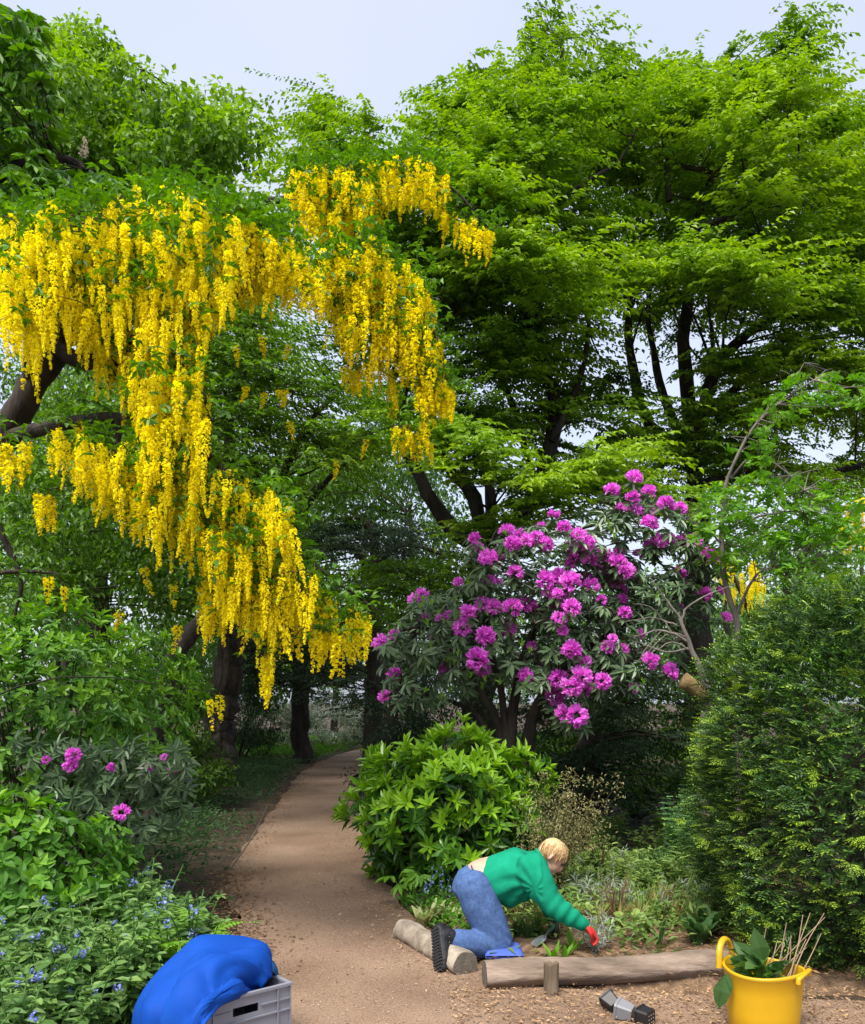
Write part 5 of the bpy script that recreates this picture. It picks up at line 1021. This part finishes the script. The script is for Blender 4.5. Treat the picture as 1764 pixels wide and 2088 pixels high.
# ------------------------------------------------------------------ logs, tools, tub, pots, crate
M_LOGP = noise_mat('pale_log_bark', [(.10,.085,.06), (.28,.235,.18), (.46,.40,.32)], 7, .9, .6, 30, (1, 1, 1), dist=.012)
M_LOG = noise_mat('grey_log', [(.10,.075,.055), (.22,.165,.125), (.36,.285,.225)], 9, .9, 1, 22, (.22, 1, 1), dist=.02)
M_CUT = noise_mat('cut_wood', [(.10,.085,.065), (.17,.15,.12)], 20, .9, .3)
def log(name, label, p0, p1, r, mat, parts=True, lump=.10, n=26):
    p0, p1 = np.asarray(p0, float), np.asarray(p1, float); rt = thing(name, label, 'log', (p0+p1)/2*A(1, 1, 0)); b_ = (p0+p1)/2*A(1, 1, 0); g = Geo(b_); t = np.linspace(0, 1, n)[:, None]
    Q = p0+(p1-p0)*t; Q[:, 2] += .006*np.sin(t[:, 0]*9); R = r*(1+.05*np.sin(t[:, 0]*7+1)+RNG.normal(0, .015, n)); m = 22; T = unit(p1-p0); U = unit(np.cross(T, UP)); W = np.cross(T, U)
    a = np.arange(m)*2*math.pi/m; ridg = 1+lump*np.sin(a*5+1)[None]*.5+RNG.normal(0, .010, (n, m))+.02*np.sin(a*11)[None]
    V = Q[:, None]+(R[:, None]*ridg)[..., None]*(np.cos(a)[None, :, None]*U+np.sin(a)[None, :, None]*W); i = np.arange(n-1)[:, None]*m; j = np.arange(m)[None]; k_ = (j+1) % m
    g.add(V, np.stack([i+j, i+k_, i+m+k_, i+m+j], -1).reshape(-1, 4)); g.build('bark', mat, rt, True)
    for e, s_ in ((0, -1), (n-1, 1)):
        g = Geo(b_); V2 = np.vstack([V[e]*.999+Q[e]*.001+T*s_*.002, [Q[e]+T*s_*.004]]); j = np.arange(m); k_ = (j+1) % m; g.add(V2, np.stack([np.full(m, m), j, k_] if s_ > 0 else [np.full(m, m), k_, j], -1)); g.build('sawn_end', M_CUT, rt)
    return rt
log('log', 'short pale barked log under the gardener boot with a sawn grey end', A(-.20,5.83,.045), A(.20,5.02,.055), .080, M_LOGP)
log('log', 'long weathered grey brown log edging the planting bed', A(.30,4.80,.075), A(1.78,4.98,.085), .080, M_LOG, n=50)
g = Geo(A(.665,4.66,0)); Q = A(.665,4.66,-.05)+np.linspace(0, 1, 9)[:, None]*A(.003, .02, .225); m = 14; a = np.arange(m)*2*math.pi/m
V = Q[:, None]+np.stack([np.cos(a)*.042, np.sin(a)*.034, a*0], -1)[None]*(1+RNG.normal(0, .05, (1, m, 1))); V[-1, :, 2] += RNG.normal(0, .010, m); i = np.arange(8)[:, None]*m; j = np.arange(m)[None]; k_ = (j+1) % m
g.add(V, np.stack([i+j, i+k_, i+m+k_, i+m+j], -1).reshape(-1, 4)); g.add(np.vstack([V[-1], [Q[-1]]]), np.stack([np.full(m, m), np.arange(m), (np.arange(m)+1) % m], -1))
tagm(g.build('wooden_stake', noise_mat('stake_wood', [(.05,.038,.025), (.13,.10,.065), (.2,.16,.11)], 14, .95, 1, 40, (1, 1, .2), dist=.01), smooth=False), 'short rough wooden stake holding the long log in place', 'stake')
# trowel
tb = at(1098,1922,5.44); tb[2] = .065; tip = at(1092,1932,5.36); tip[2] = .055; hd_ = at(1128,1895,5.66); ax = unit(hd_-tb); rt = thing('trowel', 'silver bladed hand trowel lying in the soil by the far glove', 'trowel', tb*A(1, 1, 0)+A(0, 0, .05)); bb = tb*A(1, 1, 0)+A(0, 0, .05)
g = Geo(bb); sd = unit(np.cross(ax, UP)); nn_ = np.cross(sd, ax); T_ = np.linspace(0, 1, 9); U_ = np.linspace(-1, 1, 9); w = .036*np.sin(np.clip(T_*.75+.22, 0, 1)*math.pi)**.6
V = tip+ax*(T_*.16)[:, None, None]+sd*(U_[None, :, None]*w[:, None, None])+nn_*((U_**2*.016)[None, :, None]+.018); i = np.arange(8)[:, None]*9+np.arange(8)[None]; g.add(V, np.stack([i, i+1, i+10, i+9], -1).reshape(-1, 4)); g.build('blade', plain('steel', (.75,.76,.78), .3, .9), rt, True)
g = Geo(bb); g.tube([tip+ax*.15+nn_*.02, tip+ax*.2+nn_*.03, tip+ax*.23+nn_*.03], .006, 8); g.build('shank', plain('steel_dark', (.4,.4,.42), .35, .9), rt, True)
g = Geo(bb); g.tube([tip+ax*.22+nn_*.03, tip+ax*.27+nn_*.03, tip+ax*.34+nn_*.03], [.013,.016,.013], 10, ends=True); g.build('handle', plain('handle_green', (.03,.10,.05), .6), rt, True)
g = Geo(); c = A(*gp_(1085,1962)); ball(g, c+A(0, 0, .022), A(1, .3, 0), UP, (.034,.02,.016), 8); g.base = c; tagm(g.build('stone', noise_mat('white_stone', [(.45,.43,.38), (.62,.6,.55)], 30, .8, .3), smooth=True), 'small white stone lying near the long log', 'stone')
g = Geo(); g.tube(cat_rom([A(*gp_(1095,1970))+A(0,0,.025), A(*gp_(1120,1955))+A(0,0,.05), A(*gp_(1158,1938))+A(0,0,.05)], 10), np.linspace(.008, .005, 10), 6, jit=.1); tagm(g.build('stick', M_TWIG, smooth=True), 'thin brown stick lying between the trowel and the log', 'stick')
g = Geo(); g.tube(cat_rom([gnd(470,1775)+A(0,0,.02), gnd(520,1700)+A(0,0,.02), gnd(545,1645)+A(0,0,.02)], 14), .006, 5, jit=.1); tagm(g.build('stick', M_BARKG, smooth=True), 'long thin pale stick lying along the left edge of the path', 'stick')

# yellow flexible tub
TBX = A(1.655, 4.17, 0); tub = thing('flexible_tub', 'yellow flexible garden tub standing in front of the yew', 'tub', TBX)
M_TUB = noise_mat('yellow_plastic', [(.52,.30,.005), (.60,.35,.007)], 3, .42, .05, spec=.5); m = 48; a = np.arange(m)*2*math.pi/m
prof = [(.0,.006),(.155,.006),(.165,.02),(.174,.12),(.181,.22),(.188,.305),(.194,.312),(.194,.325),(.186,.327),(.180,.318),(.176,.24),(.168,.13),(.158,.03),(.0,.022)]
g = Geo(TBX); V = np.array([[(TBX[0]+r*np.cos(x)*1.0, TBX[1]+r*np.sin(x), h+.01*np.cos(2*(x-2.3))*(h/.33)**2) for x in a] for r, h in prof]); i = np.arange(len(prof)-1)[:, None]*m; j = np.arange(m)[None]; k_ = (j+1) % m
g.add(V, np.stack([i+j, i+k_, i+m+k_, i+m+j], -1).reshape(-1, 4)); g.build('body', M_TUB, tub, True)
for ang, tall in ((2.45, .105), (2.45+math.pi, .010)):
    e = A(np.cos(ang), np.sin(ang), 0); tt = A(-np.sin(ang), np.cos(ang), 0); c = TBX+e*.19+A(0, 0, .318)
    th = np.linspace(0, math.pi, 17); Q = c+tt*(np.cos(th)*.082)[:, None]+UP*(np.sin(th)**.7*tall)[:, None]+e*(np.sin(th)*.008)[:, None]
    Q = np.vstack([c+tt*.085-UP*.02, Q, c-tt*.085-UP*.02]); g = Geo(TBX); g.tube(Q, .012, 8, R2=.017); g.build('handle', M_TUB, tub, True)
# clippings in the tub
cb = TBX+A(0, 0, .17); cl = thing('plant_clippings', 'cut leaves and dry stems heaped inside the yellow tub', 'clippings', cb)
LM = part_meshes('leaf', M_HERB, lambda gg, i: gg.leaves(O1, A([1, 0, 0]).reshape(1, 3), Z1, np.array([.14]), np.array([.075]), np.array([.2+.14*i]), 'big', .15, .3), 6)
for k_ in range(46):
    r_ = RNG.uniform(0, .10); an = RNG.uniform(0, 6.28); z_ = .27+.08*(1-r_/.15)*RNG.uniform(.3, 1); c = TBX+A(r_*np.cos(an), r_*np.sin(an), z_)
    place_part('leaf', LM[RNG.integers(6)], cl, cb, frame(c, A(np.cos(an), np.sin(an), RNG.uniform(.5, 1.4))+rnd(1, .2)[0], UP+rnd(1, .6)[0])@Matrix.Scale(RNG.uniform(.5, 1.1), 4))
for dx, dz, s_ in ((-.2,.29,1.0), (-.215,.27,1.1), (-.02,.35,1.2)): place_part('leaf', LM[1], cl, cb, frame(TBX+A(dx, -.06, dz+.02), A(-.25, -.2, -.9 if dx < -.1 else .6), A(-.4, -1, .2))@Matrix.Scale(s_, 4))
for k_ in range(14):
    g = Geo(cb); s0 = TBX+A(RNG.uniform(-.02, .12), RNG.uniform(-.05, .08), .2); e = TBX+A(RNG.uniform(.02, .34), RNG.uniform(-.05, .15), RNG.uniform(.40, .58)); g.tube(cat_rom([s0, (s0+e)/2+rnd(1, .012)[0], e], 7), np.linspace(.0042, .0018, 7), 5); g.build('dry_stem', plain('dry_stem', (.30,.22,.14), .9), cl, True)
g = Geo(cb); n = 160; r_ = np.sqrt(RNG.uniform(0, 1, n))*.085; an = RNG.uniform(0, 6.28, n); P = TBX+np.c_[r_*np.cos(an), r_*np.sin(an), RNG.uniform(.18, .26, n)]; g.leaves(P, rnd(n), UP+rnd(n, .6), .08, .035, RNG.uniform(.3, 1, n), 'oval'); g.build('small_leaves', M_SAP, cl, kind='stuff')

# plastic pots on the ground
def pot(name, label, c, ax, roll, w, l_, mat, holes=False, taper=.72):
    c = np.asarray(c, float); ax = unit(np.asarray(ax, float)); s1 = unit(np.cross(ax, UP)); s2 = np.cross(s1, ax); s1, s2 = s1*np.cos(roll)+s2*np.sin(roll), s2*np.cos(roll)-s1*np.sin(roll)
    rt = thing(name, label, 'plant pot', c*A(1, 1, 0)); b_ = c*A(1, 1, 0); g = Geo(b_); sq = np.array([(1,.8),(.8,1),(-.8,1),(-1,.8),(-1,-.8),(-.8,-1),(.8,-1),(1,-.8)])
    pr_ = [(0,.02),(0,taper*.96),(.03,taper),(.85,.97),(.86,1.05),(1,1.06),(1,1.0),(.85,.93),(.06,taper*.92),(.05,.02)]
    V = np.array([[c+ax*l_*t+s1*x*w*s_+s2*y*w*s_ for x, y in sq] for t, s_ in pr_]); m = 8; i = np.arange(len(pr_)-1)[:, None]*m; j = np.arange(m)[None]; k_ = (j+1) % m; g.add(V, np.stack([i+j, i+k_, i+m+k_, i+m+j], -1).reshape(-1, 4)); g.build('body', mat, rt)
    if holes:
        for x in (-.4, 0, .4):
            for y in (-.4, 0, .4):
                g = Geo(b_); a = np.arange(8)*math.pi/4; cc = c-ax*.0015+s1*x*w*taper*1.2+s2*y*w*taper*1.2; g.add(np.vstack([cc+(np.cos(a)[:, None]*s1+np.sin(a)[:, None]*s2)*.004, [cc]]), np.stack([np.full(8, 8), np.arange(8), (np.arange(8)+1) % 8], -1)); g.build('drain_hole', plain('hole_pale', (.5,.45,.38), .8), rt)
M_PB = plain('pot_black', (.014,.014,.016), .45); M_PG = plain('pot_grey', (.20,.205,.22), .45)
pot('plant_pot', 'small black square plant pot tipped over against the grey pot', A(.965,4.385,.045), A(-.35,.55,.22), .6, .042, .075, M_PB)
pot('plant_pot', 'small grey square plant pot lying between two black pots', A(1.03,4.285,.046), A(-.6,.35,.1), .2, .045, .088, M_PG)
pot('plant_pot', 'black plant pot lying with its perforated base showing', A(1.105,4.215,.045), A(-.55,.6,.02), .1, .044, .07, M_PB, True, .9)

# grey crate
CR = A(-.66, 3.84, 0); e1 = unit(A(-.345,-.29,0)); e2 = unit(A(-.60,.80,0)); e2 = unit(e2-e1*np.dot(e1, e2)); W1, W2, H = .44, .43, .35
M_CR = noise_mat('crate_plastic', [(.20,.208,.245), (.23,.238,.275)], 4, .5, .04, spec=.45); cr = thing('storage_crate', 'grey plastic stacking crate with a handle slot holding blue fabric', 'crate', CR+e1*W1/2+e2*W2/2); cbs = CR+e1*W1/2+e2*W2/2
MB = np.stack([e1, e2, UP], 1)
def cbox(g, u0, u1, v0, v1, z0, z1): g.box(CR+e1*(u0+u1)/2+e2*(v0+v1)/2+UP*(z0+z1)/2, ((u1-u0)/2, (v1-v0)/2, (z1-z0)/2), MB)
g = Geo(cbs); t_ = .005; hs0, hs1 = W1/2-.062, W1/2+.062
cbox(g, t_, W1-t_, .0, t_, .01, .262); cbox(g, t_, hs0, 0, t_, .262, H-.004); cbox(g, hs1, W1-t_, 0, t_, .262, H-.004); cbox(g, hs0, hs1, 0, t_, .30, H-.004); g.build('end_panel', M_CR, cr)
g = Geo(cbs); cbox(g, t_, W1-t_, W2-t_, W2, .01, H-.004); g.build('end_panel', M_CR, cr)
for u0 in (0, W1-t_): g = Geo(cbs); cbox(g, u0, u0+t_, .0005, W2-.0005, .01, H-.004); g.build('side_panel', M_CR, cr)
g = Geo(cbs); cbox(g, t_+.001, W1-t_-.001, t_+.001, W2-t_-.001, .004, .014); g.build('base', M_CR, cr)
g = Geo(cbs); o_ = .012; cbox(g, -o_, W1+o_, -o_, .008, H-.006, H+.006); cbox(g, -o_, W1+o_, W2-.008, W2+o_, H-.006, H+.006); cbox(g, -o_, .008, .0085, W2-.0085, H-.006, H+.006); cbox(g, W1-.008, W1+o_, .0085, W2-.0085, H-.006, H+.006); g.build('rim', M_CR, cr)
for z0 in (.285, .235): g = Geo(cbs); cbox(g, -.007, hs0-.01 if z0 > .25 else W1+.007, -.009, -.0003, z0, z0+.006); g.build('rib', M_CR, cr)
g = Geo(cbs); cbox(g, hs1+.01, W1+.007, -.009, -.0003, .285, .291); g.build('rib', M_CR, cr)
for u0 in (-.006, .06, W1-.066, W1): g = Geo(cbs); cbox(g, u0, u0+.006, -.0095, -.0003, .01, H-.007); g.build('rib', M_CR, cr)

# blue fabric heaped in and over the crate
def cloth(name, label, rows, mat, nu=46, nv=40, fold=.042, seed=5, thick=.004):
    G0 = np.array([[at(*p) for p in r] for r in rows]); A1 = np.stack([cat_rom(r, nu) for r in G0]); B1 = np.stack([cat_rom(A1[:, i], nv) for i in range(nu)], 1)
    du = np.gradient(B1, axis=1); dv = np.gradient(B1, axis=0); N = unit(np.cross(du, dv)); uu, vv = np.meshgrid(np.linspace(0, 1, nu), np.linspace(0, 1, nv)); rg = np.random.default_rng(seed)
    rid = lambda x: 1-np.abs(np.sin(x))**.5*2
    h = .7*rid(vv*6+1.6*uu+.5*np.sin(uu*5))+.3*rid(vv*13-2.2*uu+1+.5*np.sin(uu*4+1))
    for _ in range(46):
        cu, cv, th = rg.uniform(0, 1), rg.uniform(0, 1), rg.normal(.9, .7); du_, dv_ = uu-cu, vv-cv; q_ = du_*np.cos(th)+dv_*np.sin(th); w_ = rg.uniform(.10, .26)
        h = h-rg.uniform(3, 9)*np.sign(rg.uniform(-.4, 1))*(np.abs(q_)-w_*.4)*np.exp(-(du_**2+dv_**2)/w_**2)
    B1 = B1+N*(h*fold*np.sin(np.clip(vv, .0, 1)*math.pi*.9+.15))[..., None]; g = Geo(B1.mean((0, 1))*A(1, 1, 0)); i = np.arange(nv-1)[:, None]*nu+np.arange(nu-1)[None]; g.add(B1, np.stack([i, i+1, i+nu+1, i+nu], -1).reshape(-1, 4))
    o = g.build(name, mat, smooth=True); o.data.set_sharp_from_angle(angle=.42); mo = o.modifiers.new('solid', 'SOLIDIFY'); mo.thickness = thick; tagm(o, label, 'fabric'); return o
M_CLB = noise_mat('blue_fabric', [(.001,.046,.28), (.002,.060,.36)], 5, .75, .25, 240, dist=.002, spec=.2)
M_CLT = noise_mat('teal_fabric', [(.002,.035,.10), (.003,.05,.14)], 5, .75, .3, 200, dist=.002, spec=.2)
cloth('blue_fabric', 'bright blue fabric bag heaped over the grey crate and trailing into the plants', [
  [(265,2180,3.85),(272,2090,3.85),(300,2025,3.9),(352,1968,4.0),(415,1930,4.08),(522,1928,4.12),(536,1985,4.08)],
  [(285,2180,3.7),(290,2085,3.72),(320,2005,3.8),(375,1948,3.88),(420,1925,3.95),(527,1924,4.0),(538,1985,3.98)],
  [(310,2185,3.6),(320,2095,3.6),(345,2020,3.66),(395,1965,3.75),(450,1945,3.84),(520,1935,3.92),(536,1990,3.9)],
  [(335,2190,3.52),(348,2105,3.52),(372,2040,3.56),(412,1990,3.66),(460,1965,3.78),(517,1955,3.86),(535,1998,3.86)],
  [(360,2195,3.46),(372,2115,3.46),(393,2055,3.48),(428,2012,3.58),(470,1985,3.72),(512,1985,3.82),(533,2005,3.84)],
  [(385,2200,3.42),(395,2120,3.42),(410,2070,3.44),(440,2035,3.5),(478,2005,3.66),(505,2010,3.78),(528,2015,3.84)],
  [(398,2205,3.40),(406,2130,3.40),(420,2088,3.42),(450,2052,3.54),(490,2032,3.70),(515,2030,3.79),(530,2040,3.84)]], M_CLB)
cloth('teal_fabric', 'small roll of teal fabric tucked into the crate corner', [
  [(528,2030,4.04),(533,1978,4.05),(548,1960,4.07),(560,1972,4.03),(566,2030,4.0)], [(526,2035,3.97),(532,1982,3.98),(548,1964,3.99),(562,1976,3.97),(568,2040,3.95)], [(524,2050,3.90),(532,1994,3.92),(548,1982,3.93),(562,1992,3.92),(568,2055,3.89)]], M_CLT, 30, 20, .004)
